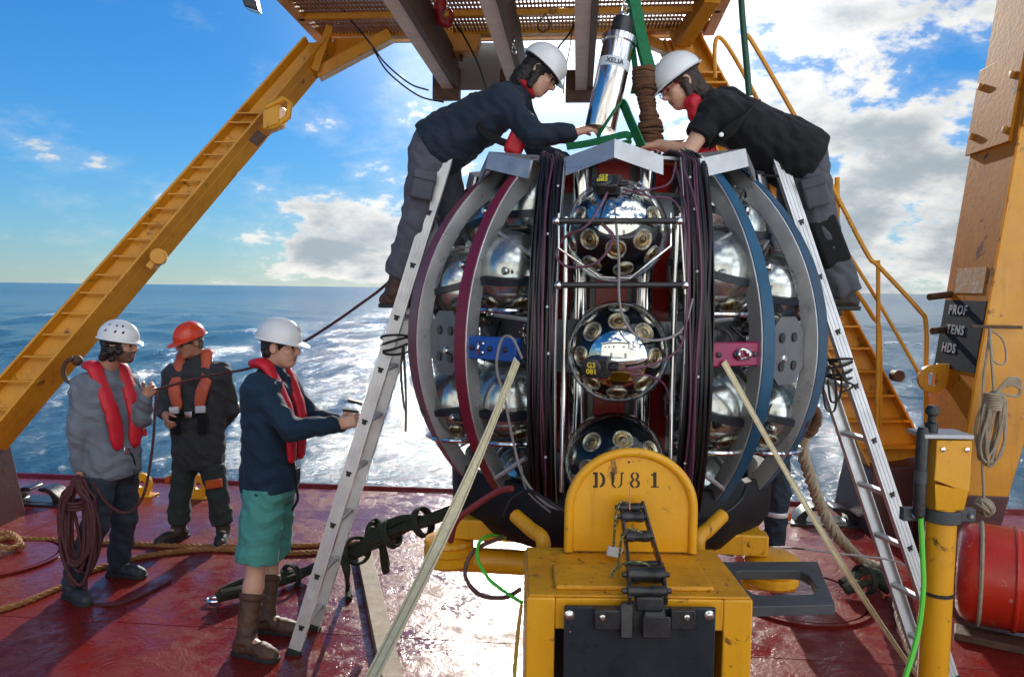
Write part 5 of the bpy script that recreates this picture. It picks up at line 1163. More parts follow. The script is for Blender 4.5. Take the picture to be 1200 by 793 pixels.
    def vest(s, m, r=.045, drop=.40, gap=.085, chestf=.15, belt=True, lower_red=True, xgap=None, panel=None):
        J = s.J; sh = (J['shL']+J['shR'])/2; hp = (J['hipL']+J['hipR'])/2; up = nrm(sh-hp); ac = nrm(J['shR']-J['shL']); f = nrm(np.cross(up, ac)); f = f if f@s.f > 0 else -f; nk = J['neck']; L_ = np.linalg.norm(sh-hp)
        if s.f@f < 0: f = -f
        pr = []
        for sg in (-1, 1):
            pth = spline([nk-f*.085+up*.005, nk+ac*sg*.075-f*.045+up*.012, nk+ac*sg*.100+f*.02-up*.005, sh+ac*sg*gap*1.12+f*(chestf-.045)-up*.05, lerp(sh, hp, drop*.5)+ac*sg*gap+f*chestf, lerp(sh, hp, drop)+ac*sg*gap*.8+f*(chestf+.005)], 4)
            n_ = len(pth)-1
            for i in range(n_): b_ = min(1, max(0, (i-4)/7)); pr.append(('c', pth[i], pth[i+1], r, r, {'k': .03, 'flat': (nrm(f*b_+up*(1-b_)), 1.9)}))
        v = sdf_obj('life_vest', pr, m, s.t, .006, .01, wr=(.003, 45, 1))
        q = MB()
        if belt:
            pts = []; c0 = lerp(sh, hp, drop+.10); d0 = s.torso()[2]
            for a in np.linspace(0, 2*PI, 25)[:-1]: pts.append(c0+ac*.185*math.sin(a)+f*.150*math.cos(a))
            q = MB(); q.strap(pts+[pts[0]], .045, .006, up); q.build('belt', WEB, v)
            q = MB(); q.box(c0+f*.155, (.06, .02, .05), (ac, f, up)); q.build('buckle', STEEL, v, bevel=.004)
        s.axes = (sh, hp, up, ac, f); return v

def px(d, *l): return {k: P(*v) for k, v in d.items()}
# ---------------------------------------------------------------- 1: man in teal shorts at the foot of the left ladder
def man_teal():
    g1, g2 = G(288, 768), G(312, 741)
    J = px(dict(neck=(319, 428, 4.24), shL=(333, 449, 4.42), shR=(303, 455, 4.08), elL=(366, 490, 4.46), elR=(341, 503, 4.02), wrL=(404, 497, 4.32), wrR=(397, 497, 4.10), hipL=(323, 568, 4.34), hipR=(310, 572, 4.16), knL=(317, 652, 4.40), knR=(300, 664, 4.12)))
    J['anL'] = A(g2[0], g2[1], .09); J['anR'] = A(g1[0], g1[1], .09); J['toeL'] = J['anL']+A(.16, -.02, -.05); J['toeR'] = J['anR']+A(.16, -.06, -.05)
    p = Person('man in navy fleece and teal shorts holding the left ladder', J, (1, -.1, 0), SKIN2)
    h = Head(P(329, 406, 4.22), (1, -.12, -.05), (0, 0, 1), .98)
    p.body(h, [(J['wrR'], nrm(P(418, 491, 4.12)-J['wrR']), A(0.3, 1, -.2), 1, .75), (J['wrL'], nrm(P(420, 492, 4.30)-J['wrL']), A(.3, -1, -.2), -1, .75)])
    h.hair(p.t, HAIRD, 'short'); h.helmet(p.t, HELW, emblem=True)
    p.jacket(NAVYF, 'fleece_jacket', hem=.0, e=.018); p.trousers(TEAL, 'shorts', upto=.93, e=.024, flare=.012, top=.03); p.boots(BROWNB, .24)
    v = p.vest(REDV, r=.041, drop=.66); sh, hp, up, ac, f = p.axes
    q = MB(); q.tube(spline([lerp(sh, hp, .72)+f*.16+ac*.05, lerp(sh, hp, .95)+f*.17+ac*.04, hp+f*.18-up*.05+ac*.03, hp+f*.15-up*.12+ac*.04], 6), .008, 6); q.build('hanging_strap', WEB, v)
man_teal()
# ---------------------------------------------------------------- 2: man in grey jersey with the rope coil
def man_grey():
    g1, g2 = G(88, 702), G(142, 675)
    J = px(dict(neck=(124, 430, 4.86), shR=(99, 452, 4.74), shL=(146, 449, 5.02), elR=(91, 505, 4.70), wrR=(94, 551, 4.74), elL=(166, 490, 4.92), wrL=(171, 463, 4.86), hipR=(118, 543, 4.82), hipL=(143, 540, 4.98), knR=(112, 615, 4.76), knL=(146, 606, 5.02)))
    J['anR'] = A(g1[0]-.02, g1[1], .09); J['anL'] = A(g2[0]-.02, g2[1], .09); J['toeR'] = J['anR']+A(.12, -.08, -.05); J['toeL'] = J['anL']+A(.16, -.03, -.05)
    p = Person('man in grey jersey and white helmet holding a coil of maroon rope', J, (1, -.35, 0), SKIN1)
    h = Head(P(141, 404, 4.84), (1, -.02, -.04), (0, 0, 1), .97)
    p.body(h, [(J['wrR'], nrm(P(91, 572, 4.73)-J['wrR']), A(.6, .8, 0), -1, .55), (J['wrL'], nrm(P(184, 452, 4.82)-J['wrL']), A(.2, -1, .2), -1, .55)], beard=True)
    h.hair(p.t, HAIRD, 'curly'); h.helmet(p.t, HELW, brim=.018, vents=True)
    p.jacket(GREYS, 'jersey', hem=.09, e=.016); p.trousers(DNAVY, top=-.05); p.boots(SHOE, .07)
    v = p.vest(REDV, r=.043, drop=.72); sh, hp, up, ac, f = p.axes
    q = MB(); q.tube(spline([lerp(sh, hp, .8)+f*.16, hp+f*.15+ac*-.05, hp-up*.15+f*.10-ac*.06], 6), .008, 6); q.build('hanging_strap', WEB, v)
    q = MB(); q.box(lerp(sh, hp, .62)+f*.17-ac*.13, (.03, .02, .05), (ac, f, up)); q.build('pull_toggle', REDV, v, bevel=.006)
man_grey()
# ---------------------------------------------------------------- 3: man in the orange helmet
def man_orange():
    g1, g2 = G(207, 634), G(260, 635)
    J = px(dict(neck=(229, 416, 5.92), shR=(203, 438, 5.92), shL=(259, 436, 5.90), elR=(193, 474, 5.86), wrR=(189, 488, 5.68), elL=(272, 480, 5.98), wrL=(258, 500, 6.10), hipR=(220, 532, 5.94), hipL=(246, 532, 5.92), knR=(211, 582, 5.86), knL=(256, 582, 5.84)))
    J['wrR'] = P(191, 482, 5.66); J['elR'] = P(192, 477, 5.90)
    J['elR'] = P(191, 480, 5.95); J['wrR'] = P(194, 486, 5.72)
    J['anR'] = A(g1[0], g1[1]+.04, .09); J['anL'] = A(g2[0], g2[1]+.04, .09); J['toeR'] = J['anR']+A(-.08, -.15, -.05); J['toeL'] = J['anL']+A(.03, -.17, -.05)
    p = Person('man in orange helmet and charcoal sweatshirt standing near the stern', J, (-.12, -1, 0), SKIN3)
    h = Head(P(222, 401, 5.86), (-.62, -.85, -.22), (-.05, 0, 1), .97)
    p.body(h, [(J['wrR'], nrm(P(196, 500, 5.62)-J['wrR']), A(.8, .2, -.2), 1, .6), (J['wrL'], A(-1, .2, -.2), A(0, -1, 0), 1, .5)])
    h.hair(p.t, HAIRG, 'short'); h.helmet(p.t, HELO, brim=.06); h.glasses(p.t)
    p.jacket(CHAR, 'sweatshirt', hem=.10, fat=1.03); p.trousers(DGREEN, flare=.012, top=-.06, shin=.80); p.boots(DARKB, .19)
    v = p.vest(ORGV, r=.036, drop=.36, gap=.11, belt=True); sh, hp, up, ac, f = p.axes
    for sg in (-1, 1):
        c = lerp(sh, hp, .40)+ac*sg*.105+f*.172; q = MB(); q.box(c, (.078, .03, .055), (ac, f, up)); q.build('reflective_tape', REFL, v, bevel=.006)
        c = lerp(sh, hp, .58)+ac*sg*.11+f*.150; q = MB(); q.box(c, (.075, .05, .15), (ac, f, up)); q.build('harness_pouch', WEB, v, bevel=.012)
    c = lerp(J['hipL'], J['knL'], .62)+A(.03, -.10, 0); q = MB(); q.box(c, (.13, .03, .07), (A(1, 0, .15), A(0, 1, 0), A(-.15, 0, 1))); q.build('orange_knee_patch', ORGT, p.t, bevel=.01)
    c = lerp(J['hipR'], J['knR'], .55)+A(-.09, -.05, 0); q = MB(); q.box(c, (.04, .09, .05)); q.build('orange_knee_patch', ORGT, p.t, bevel=.01)
man_orange()
# ---------------------------------------------------------------- 4: woman in navy jacket bending over from the left ladder
def woman_left():
    J = px(dict(neck=(611, 106, 4.24), shL=(603, 116, 4.40), shR=(592, 122, 4.08), elR=(626, 158, 3.98), wrR=(672, 156, 4.00), elL=(632, 180, 4.42), wrL=(664, 190, 4.28), hipL=(512, 172, 4.36), hipR=(505, 178, 4.18), knR=(488, 262, 4.16), knL=(533, 270, 4.40), anR=(462, 343, 4.20), anL=(505, 350, 4.40)))
    J['toeR'] = J['anR']+A(.14, 0.0, -.02); J['toeL'] = J['anL']+A(.14, 0, -.02)
    p = Person('woman in navy jacket and white helmet leaning over the launcher from the left ladder', J, (.5, 0, -1), SKIN2)
    h = Head(P(633, 86, 4.22), (.80, -.12, -.62), (.60, 0, .80), .98)
    p.body(h, [(J['wrR'], nrm(P(692, 150, 4.00)-J['wrR']), A(0, .5, -1), 1, .5), (J['wrL'], nrm(P(684, 186, 4.24)-J['wrL']), A(0, -.3, -1), -1, .5)])
    h.hair(p.t, HAIRD, 'long'); h.helmet(p.t, HELW, brim=.03, tilt=.02); h.glasses(p.t)
    p.jacket(NAVYJ, 'jacket', hem=.02, e=.022, arme=.016, fat=1.06); p.trousers(SLATE, e=.026, flare=.006, shin=.80); p.boots(BROWNB, .17)
    p.pocket('R', SLATE, .52, A(.1, -1, 0)); hp = (J['hipL']+J['hipR'])/2; sh = (J['shL']+J['shR'])/2; up = nrm(sh-hp)
    q = MB(); pts = [hp+up*.085+(A(0, 1, 0)*.165*math.sin(a)+np.cross(up, A(0, 1, 0))*.155*math.cos(a)) for a in np.linspace(0, 2*PI, 25)]; q.strap(pts, .05, .02, up); q.build('shirt_hem', BLUET, p.t)
    # red pouch and chest strap below the chest, red collar
    c = P(606, 165, 4.06); q = MB(); q.box(c, (.10, .09, .16), (nrm(A(.9, 0, -.4)), A(0, 1, 0), nrm(A(.4, 0, .9)))); q.build('red_vest_end', REDV, p.t, bevel=.02)
    q = MB(); q.strap(spline([P(548, 120, 4.16), P(556, 140, 4.05), P(575, 160, 4.03), P(604, 172, 4.05)], 5), .04, .008, nrm(A(.4, -.2, .9))); q.build('chest_strap', WEB, p.t)
    q = MB(); n_ = nrm(J['neck']-sh); q.tube([lerp(J['neck'], h.c, .2)+A(0, 1, 0)*.066*math.sin(a)+np.cross(n_, A(0, 1, 0))*.066*math.cos(a) for a in np.linspace(0, 2*PI, 17)[:-1]], .018, 8, closed=True); q.build('red_collar', REDS, p.t)
woman_left()
# ---------------------------------------------------------------- 5: woman in black T-shirt bending over from the right ladder
def woman_right():
    J = px(dict(neck=(821, 112, 4.05), shL=(836, 134, 3.90), shR=(846, 124, 4.20), elL=(806, 178, 3.84), wrL=(772, 170, 3.92), elR=(808, 172, 4.28), wrR=(770, 172, 4.20), hipL=(941, 190, 3.96), hipR=(936, 186, 4.14), knL=(962, 276, 3.98), knR=(934, 282, 4.16), anL=(989, 345, 4.00), anR=(968, 352, 4.18)))
    J['toeL'] = J['anL']+A(-.14, 0, -.02); J['toeR'] = J['anR']+A(-.14, 0, -.02)
    p = Person('woman in black T-shirt and white helmet leaning over the launcher from the right ladder', J, (-.5, 0, -1), SKIN2)
    h = Head(P(797, 99, 4.03), (-.86, -.10, -.50), (-.50, 0, .86), 1.0)
    p.body(h, [(J['wrL'], nrm(P(745, 172, 3.95)-J['wrL']), A(0, .3, -1), -1, .4), (J['wrR'], nrm(P(745, 172, 4.2)-J['wrR']), A(0, -.3, -1), 1, .4)])
    h.hair(p.t, HAIRB, 'long'); h.helmet(p.t, HELW, brim=.04); h.glasses(p.t, mat('red_spectacle_frame', (.3, .02, .02), .3))
    p.jacket(BLKT, 't_shirt', sleeve=.62, hem=.04, e=.020, fat=1.16, arme=.012); p.trousers(GREYT, e=.032, flare=.010); p.boots(DARKB, .10)
    p.pocket('L', GREYT, .42, A(-.2, -1, 0)); c = lerp(J['knL'], J['anL'], .12); q = MB(); d = nrm(J['anL']-J['knL']); q.box(c+A(0, -.070, 0), (.15, .06, .26), (np.cross(d, A(0, 1, 0)), A(0, 1, 0), d)); q.build('knee_patch', BLKT, p.t, bevel=.02)
    hp = (J['hipL']+J['hipR'])/2; sh = (J['shL']+J['shR'])/2; up = nrm(sh-hp)
    q = MB(); q.strap(spline([P(888, 122, 3.93), P(882, 126, 3.86), P(868, 142, 3.80), P(846, 160, 3.83), P(832, 172, 3.90)], 6), .055, .008, nrm(A(.5, -.3, .8))); b_ = q.build('harness_strap', WEB, p.t)
    q = MB(); q.lathe([(.012, 0), (.012, .006), (.008, .008)], P(845, 158, 3.79), A(0, -1, 0), 12); q.build('stud', REFL, b_)
    # red vest hanging below the chest
    pr = [('c', P(812, 120, 3.95), P(824, 150, 3.94), .045, .05), ('c', P(824, 150, 3.94), P(828, 180, 3.98), .055, .05), ('c', P(828, 180, 3.98), P(820, 190, 4.05), .05, .04), ('c', P(815, 118, 4.18), P(826, 175, 4.14), .04, .05)]
    sdf_obj('life_vest', pr, REDV, p.t, .006, .02, wr=(.006, 60, 2))
    q = MB(); q.tube(spline([P(838, 186, 3.9), P(865, 196, 3.86), P(900, 206, 3.86), P(925, 205, 3.9)], 6), .008, 6); q.build('hanging_strap', WEB, p.t)
woman_right()
# ---------------------------------------------------------------- 6: person behind the launcher, only the legs in view
def man_behind():
    g1, g2 = G(906, 652), G(893, 640)
    J = dict(anR=A(g1[0], g1[1], .09), anL=A(g2[0]-.12, g2[1]+.1, .09)); b = J['anR']
    J.update(knR=b+A(.02, -.02, .42), knL=J['anL']+A(.0, -.02, .42), hipR=b+A(-.02, .02, .84), hipL=b+A(-.20, .12, .84), neck=b+A(-.36, .02, 1.36), shR=b+A(-.24, -.08, 1.32), shL=b+A(-.42, .22, 1.30), elR=b+A(-.34, -.16, 1.08), wrR=b+A(-.50, -.2, 1.02), elL=b+A(-.5, .2, 1.06), wrL=b+A(-.6, .0, 1.04), toeR=b+A(-.06, -.16, -.05), toeL=J['anL']+A(-.06, -.16, -.05))
    p = Person('person in dark trousers with a reflective ankle band, mostly hidden behind the launcher', J, (-.7, -.7, 0), SKIN1)
    h = Head(J['neck']+A(-.08, -.05, .16), (-.7, -.6, -.3), (0, 0, 1), .97); p.body(h, [(J['wrR'], A(-1, -.2, 0), A(0, 0, -1), 1, .4), (J['wrL'], A(-1, -.2, 0), A(0, 0, -1), -1, .4)]); h.hair(p.t, HAIRD, 'short'); h.helmet(p.t, HELW)
    p.jacket(NAVYF, 'jacket'); p.trousers(DNAVY, e=.024); p.boots(DARKB, .10)
    c = lerp(J['knR'], J['anR'], .38); q = MB(); q.lathe([(.086, -.018), (.0875, -.016), (.0875, .016), (.086, .018)], c, UP, 24); q.build('reflective_band', REFL, p.t)
    c = lerp(J['knR'], J['anR'], .42)+A(.08, -.03, 0); q = MB(); q.box(c, (.03, .05, .06)); q.build('orange_tab', ORGT, p.t, bevel=.008)
man_behind()
# ================================================================ LADDERS
SLOT = mat('dark_slot', (.01, .01, .01), .6); RUBF = mat('ladder_foot_rubber', (.012, .012, .012), .7); STICK = mat('sticker_paper', (.6, .6, .58), .5)
def ladder(bn, tn, bf, label, hang=0.30, ext=0.0, lash=None):
    t = thing('ladder', bn, label, 'ladder', 'aluminium ladders against the launcher'); off = bf-bn; off[2] = 0
    d = nrm(tn-bn); a = nrm(off); n_ = nrm(np.cross(d, a)); ln = np.linalg.norm(tn-bn)
    for b_ in (bn, bn+off):
        q = MB(); c = b_+d*ln/2; w_, h_, th = .026, .072, .004
        s_ = 1 if b_ is bn else -1          # C-section rail, web outside
        q.box(c-a*s_*0, (th, h_, ln), (a, n_, d)); q.box(c+a*s_*w_/2+n_*(h_/2-th/2), (w_, th, ln), (a, n_, d)); q.box(c+a*s_*w_/2-n_*(h_/2-th/2), (w_, th, ln), (a, n_, d))
        for o_ in (-.020, .0, .020): q.box(c-a*s_*.0028+n_*o_, (.0025, .005, ln), (a, n_, d))
        r_ = q.build('rail', LADDER, t)
        q = MB(); q.box(b_+d*.012, (.034, .082, .05), (a, n_, d)); q.build('rubber_foot', RUBF, r_, bevel=.006)
        k = .16
        while k < ln-.05:
            q = MB(); q.lathe([(.013, 0), (.013, .002)], b_+d*k-a*s_*.0025, -a*s_, 12); q.box(b_+d*(k+.014)-a*s_*.0033, (.0016, .034, .010), (a, n_, d)); q.build('rung_end', SLOT, r_); k += hang
    k = .16
    while k < ln-.05:
        q = MB(); q.box(bn+d*k+off/2, (np.linalg.norm(off)-.006, .032, .026), (a, n_, d)); q.build('rung', LADDER, t, bevel=.006); k += hang
    q = MB(); q.box(bn+d*.36-a*.003, (.0012, .045, .055), (a, n_, d)); q.build('sticker', STICK, t)
    return t
LAD1 = ladder(G(343, 768), P(524, 180, 4.10), G(367, 739), 'left aluminium ladder, propped against the burgundy side of the launcher')
LAD2 = ladder(G(1119, 801), P(910, 174, 3.88), G(1077, 774), 'right aluminium ladder, propped against the blue side of the launcher')
# lashing on the ladders
blkcord = mat('black_lashing_cord', (.014, .013, .013), .6)
def lashing(px, py, d, par, tail, w_=.09):
    c = P(px, py, d); q = MB()
    for k in range(4):
        q.tube([c+A(w_*math.cos(a), .30*math.sin(a)*.62+.13, .016*k-.02+.03*math.sin(a+k)) for a in np.linspace(0, 2*PI, 21)[:-1]], .007, 6, closed=True)
    for tl in tail: q.tube(spline([P(*v) for v in tl], 6), .006, 6)
    q.build('lashing_cord', blkcord, par)
lashing(462, 404, 4.07, LAD1, [[(473, 405, 4.0), (474, 430, 4.0), (476, 470, 4.0), (475, 505, 4.0)], [(472, 405, 4.0), (470, 440, 4.0), (474, 480, 4.0)]])
lashing(984, 432, 3.86, LAD2, [[(972, 428, 3.8), (965, 450, 3.8), (968, 478, 3.8), (978, 480, 3.8), (980, 455, 3.8), (975, 430, 3.8)], [(976, 425, 3.78), (990, 445, 3.78), (1000, 452, 3.78), (985, 460, 3.78)], [(970, 430, 3.8), (985, 440, 3.8), (984, 465, 3.8), (974, 470, 3.8), (970, 445, 3.8)]])
q = MB(); 
for (a_, b_) in (((408, 469, 4.1), (424, 473, 4.14)), ((402, 480, 4.08), (420, 482, 4.12))): q.tube([P(*a_), P(*b_)], .009, 8)
q.build('clamp_handle', blkcord, label='black clamp handles on the left ladder at the hand of the man in teal shorts', cat='clamp')

# ================================================================ ROPES
def rope(name, pts, r, m, label, cat='rope', strands=3, pitch=None, n=8, group=None, parent=None, seg=None):
    P0 = spline(pts, n); L_ = [0]
    for a, b in zip(P0[:-1], P0[1:]): L_.append(L_[-1]+np.linalg.norm(b-a))
    tot = L_[-1]; pitch = pitch or r*7; step = seg or pitch/7; N = max(8, int(tot/step)); q = MB()
    xs = np.linspace(0, tot, N); pos = np.stack([np.interp(xs, L_, [v[i] for v in P0]) for i in range(3)], -1)
    tan = np.gradient(pos, axis=0); up = None; fr = []
    for i in range(N):
        d = nrm(tan[i])
        if up is None: _, a, b = frame(d)
        else: a = nrm(up-d*(up@d)); b = np.cross(d, a)
        up = a; fr.append((a, b))
    for k in range(strands):
        pth = [pos[i]+r*.5*(math.cos(2*PI*(xs[i]/pitch+k/strands))*fr[i][0]+math.sin(2*PI*(xs[i]/pitch+k/strands))*fr[i][1]) for i in range(N)]; q.tube(pth, r*.56, 6)
    if parent is not None: return q.build(name, m, parent)
    return q.build(name, m, label=label, cat=cat, group=group)
def gp(px, py, z=.02): return G(px, py, z)
ROPEO = mat('ochre_rope', (.36, .17, .055), .85, var=(.25, .11, .035), vs=30, va=.5, bump=.3, bs=300)
ROPEW = mat('natural_rope', (.42, .36, .26), .85, var=(.30, .25, .17), vs=20, va=.5, bump=.3, bs=300)
ROPEM = mat('maroon_rope', (.085, .018, .022), .7, var=(.05, .012, .016), vs=40, va=.5, bump=.25, bs=300)
ROPEB = mat('brown_rope', (.16, .075, .035), .9, var=(.09, .04, .02), vs=20, va=.6, bump=.4, bs=200)
rope('deck_rope', [gp(-40, 632), gp(30, 631), gp(110, 634), gp(200, 639), gp(300, 640), gp(400, 637), gp(470, 630)], .020, ROPEO, 'ochre rope stretched across the deck behind the boots of the orange helmet man')
rope('deck_rope', [gp(-40, 722), gp(20, 708), gp(70, 688), gp(120, 664), gp(190, 648), gp(260, 643), gp(330, 648), gp(400, 645)], .021, ROPEO, 'ochre rope curving over the deck in front of the two standing men')
rope('deck_rope', [gp(-10, 628, .05), gp(10, 624, .06), gp(24, 634, .06), gp(12, 642, .06), gp(-6, 636, .08), gp(14, 628, .09), gp(28, 640, .05)], .020, ROPEO, 'knot of ochre rope at the left edge of the deck')
# line from the hand of the man in grey up to the launcher
rope('hand_line', [P(184, 456, 4.80), P(240, 441, 4.95), P(300, 429, 4.85), P(360, 398, 4.70), P(420, 358, 4.55), P(462, 324, 4.50), P(520, 256, 4.45), P(560, 208, 4.35), P(596, 180, 4.2)], .0095, ROPEM, 'thin dark line running from the hand of the man in grey up to the launcher')
rope('hand_line', [P(184, 456, 4.80), P(182, 480, 4.78), P(178, 530, 4.76), P(168, 580, 4.74), P(150, 600, 4.72), P(128, 592, 4.70), P(108, 565, 4.70)], .0095, ROPEM, 'slack dark line hanging between both hands of the man in grey')
def coil():
    q = MB(); rng = random.Random(4); top = P(92, 563, 4.66)
    for k in range(11):
        w_ = rng.uniform(.045, .115); ln = rng.uniform(.52, .72); dx, dy = rng.uniform(-.04, .05), rng.uniform(-.07, .05); pts = []
        for a in np.linspace(0, 2*PI, 25)[:-1]:
            z = -ln/2+ln/2*math.cos(a); x_ = w_*math.sin(a)*(1 if z < -.1 else .55)+dx*(-z/ln)+.012*math.sin(3*a+k); pts.append(top+A(x_, dy*(-z/ln)-.02+.02*math.cos(k), z+.03))
        q.tube(pts, .0105, 7, closed=True)
    for k in range(3): q.tube([top+A(.05*math.cos(a), -.02+.05*math.sin(a), -.13-.02*k) for a in np.linspace(0, 2*PI, 15)[:-1]], .0105, 7, closed=True)
    q.tube(spline([top+A(.03, 0, -.64), gp(104, 704, .02), gp(130, 708, .015), gp(160, 700, .015), gp(200, 680, .015)], 7), .010, 7)
    q.build('rope_coil', ROPEM, label='hanging coil of maroon rope in the hand of the man in grey', cat='rope coil')
coil()
# heavy braided rope at the right, olive bundle, hung coils on the pillar
rope('braided_rope', [P(936, 488, 4.75), P(945, 505, 4.7), P(940, 525, 4.7), P(950, 560, 4.75), P(965, 600, 4.85), P(985, 632, 4.9), gp(1012, 658, .05), gp(1042, 668, .05), gp(1052, 690, .05), gp(1056, 720, .05), gp(1075, 770, .05), gp(1100, 810, .05), gp(1120, 840, .05)], .040, ROPEW, 'thick pale braided rope running from the launcher down beside the right ladder', strands=3, pitch=.17, seg=.018)
rope('braided_rope', [P(930, 480, 4.6), P(948, 472, 4.55), P(958, 490, 4.55), P(948, 508, 4.55), P(932, 498, 4.6), P(938, 480, 4.62), P(955, 482, 4.6), P(950, 500, 4.65), P(936, 512, 4.7)], .030, ROPEB, 'dark brown rope knot at the top of the thick braided rope', cat='rope knot', pitch=.12, seg=.015)
OLIVE = mat('olive_webbing', (.030, .036, .018), .85, var=(.018, .022, .012), vs=18, va=.6, bump=.3, bs=160)
def bundle(pts, rr, label, nt=5, spread=.03, ties=(), name='sling_bundle'):
    t = thing(name, pts[0], label, 'sling'); rng = random.Random(len(pts)); base = spline(pts, 8)
    for k in range(nt):
        o = A(rng.uniform(-1, 1)*spread*.4, rng.uniform(-1, 1)*spread, abs(rng.uniform(-.2, 1))*spread); p1, p2 = rng.uniform(0, 6), rng.uniform(0, 6)
        q = MB(); q.tube([v+o*(1+.5*math.sin(i*.25+p1))+A(0, 0, .008*math.sin(i*.4+p2)) for i, v in enumerate(base)], [rr*(.8+.25*math.sin(i*.3+p2)) for i in range(len(base))], 7); q.build('sling_strand', OLIVE, t)
    for f_ in ties:
        i = int(f_*(len(base)-2)); d = nrm(base[i+1]-base[i]); _, a, b = frame(d); q = MB()
        for j in (-1, 0, 1): q.tube([base[i]+A(0, 0, spread*.4)+d*.014*j+(a*math.cos(u)+b*math.sin(u))*(spread*1.15+rr) for u in np.linspace(0, 2*PI, 17)[:-1]], .010, 6, closed=True)
        q.build('tie', OLIVE, t)
    return t
bundle([P(548, 596, 4.05), P(505, 612, 4.1), P(468, 624, 4.2), P(425, 645, 4.35), gp(372, 668, .07), gp(320, 684, .05), gp(258, 702, .04)], .027, 'dark olive lifting sling bundle sloping from the launcher down to the deck', 6, .045, (.22, .40, .55, .8))
bundle([P(430, 648, 4.4), P(432, 625, 4.45), P(440, 622, 4.5), P(448, 640, 4.5), P(452, 668, 4.55)], .020, 'tangled olive sling end hung over the sling bundle', 4, .03, (.5,))
bundle([P(404, 658, 4.3), P(408, 672, 4.28), gp(407, 690, .05), gp(410, 700, .02)], .018, 'short olive strap hanging from the sling bundle to the deck', 3, .02)
bundle([gp(988, 690, .06), gp(1005, 683, .09), gp(1025, 682, .08), gp(1040, 688, .05)], .035, 'crumpled olive canvas bundle on the deck behind the right ladder', 4, .05, (.5,), 'canvas_bundle')
q = MB(); c = gp(252, 702, .03); q.tube([c+A(.05*math.cos(a), .035*math.sin(a), .0) for a in np.linspace(.4, 2*PI-.4, 15)], .011, 8); q.build('shackle', STEEL, label='steel shackle at the lower end of the olive sling on the deck', cat='shackle')
def plank():
    a, b = G(425, 648), G(462, 815); d = nrm(b-a); s_ = np.cross(d, UP); q = MB(); w_ = .055
    wood = mat('pale_weathered_wood', (.36, .29, .20), .75, var=(.24, .18, .12), vs=14, va=.6, bump=.3, bs=90)
    q.hexa([a-s_*w_+UP*.008, a+s_*w_+UP*.008, b+s_*w_+UP*.008, b-s_*w_+UP*.008, a-s_*w_+UP*.07, a+s_*w_+UP*.07, b+s_*w_+UP*.07, b-s_*w_+UP*.07]); q.build('timber_batten', wood, label='pale wooden batten lying on the deck beside the yellow strap', cat='timber', bevel=.004)
plank()
# straps from the equator brackets
STRAP = mat('pale_yellow_webbing', (.70, .63, .42), .75, var=(.56, .49, .31), vs=40, va=.5, bump=.3, bs=250)
def strap_line(p0, p1, p2, w0, label):
    q = MB(); pts = [lerp(p0, p1, k/10) for k in range(11)]+[lerp(p1, p2, k/6) for k in range(1, 7)]; d = nrm(p1-p0); v = nrm(lerp(p0, p1, .6)-CP); sd = np.cross(d, v)
    n = len(pts); pts = [q_-UP*.05*math.sin(PI*min(1, i/11)) for i, q_ in enumerate(pts)]; sides = [nrm(sd+v*.9*math.sin(i*.42+.6)) for i in range(n)]; q.strap(pts, w0, .003, sides); o_ = q.build('lashing_strap', STRAP, label=label, cat='strap', group='pale yellow lashing straps')
    for e_ in (-.36, .36): q = MB(); q.strap([v_+s2*w0*e_ for v_, s2 in zip(pts, sides)], w0*.07, .0045, sides); q.build('stitch_line', mat('strap_stripe', (.30, .25, .14), .8), o_)
    return o_
pA = P(606, 422, 3.02); pB = P(432, 793, 1.5); dn = pB-pA; pC = pA+dn*(pA[2]-.02)/(-dn[2])
strap_line(pA, pB, pC, .036, 'pale yellow lashing strap from the blue bracket down to the left')
pA = P(848, 424, 3.02); pB = P(1070, 782, 3.4); dn = pB-pA; pC = pA+dn*(pA[2]-.02)/(-dn[2])
strap_line(pA, pB, pC, .028, 'pale yellow lashing strap from the crimson bracket down to the right')

# ================================================================ INSTRUMENT CYLINDER, GREEN SLINGS, BROWN ROPE BUNDLE
def cylinder():
    b, tp = P(703, 152, 4.02), P(727, 42, 4.06); d = nrm(tp-b); ln = np.linalg.norm(tp-b)
    t = thing('instrument_cylinder', b, 'tilted silver metal cylinder instrument hanging above the launcher', 'instrument')
    q = MB(); q.lathe([(.03, 0), (.080, .0), (.083, .008), (.083, ln-.02), (.03, ln-.02)], b, d, 32); q.build('housing', STEEL, t)
    q = MB(); q.lathe([(.083, ln-.045), (.094, ln-.045), (.094, ln-.012), (.083, ln-.010)], b, d, 32); q.build('collar', STEEL, t)
    q = MB(); q.lathe([(.06, ln-.02), (.060, ln+.02), (.052, ln+.09), (.03, ln+.10)], b, d, 24); q.build('top_cap', BLACKP, t)
    q = MB(); q.lathe([(.0832, ln*.62), (.0842, ln*.62), (.0842, ln*.72), (.0832, ln*.72)], b, d, 32); q.build('label_band', mat('pale_label_band', (.62, .68, .72), .4), t)
    v = nrm(CP-(b+d*ln*.67)); v = nrm(v-d*(v@d)); text_mesh('marking', 'XELIA', mat('label_ink', (.02, .03, .06), .5), b+d*ln*.665+v*.0848, np.cross(d, v), d, .036, t, .0006, .0008)
    q = MB()
    for k in range(3): q.tube([b+d*(ln+.10+.04*k)+A(.022*math.cos(a), 0 if k % 2 else .02*math.cos(a), .03*math.sin(a)) for a in np.linspace(0, 2*PI, 13)[:-1]], .006, 6, closed=True)
    q.build('shackle', STEEL, t)
cylinder()
GRN = mat('green_webbing', (.008, .20, .075), .7, var=(.006, .14, .05), vs=30, va=.5, bump=.3, bs=250)
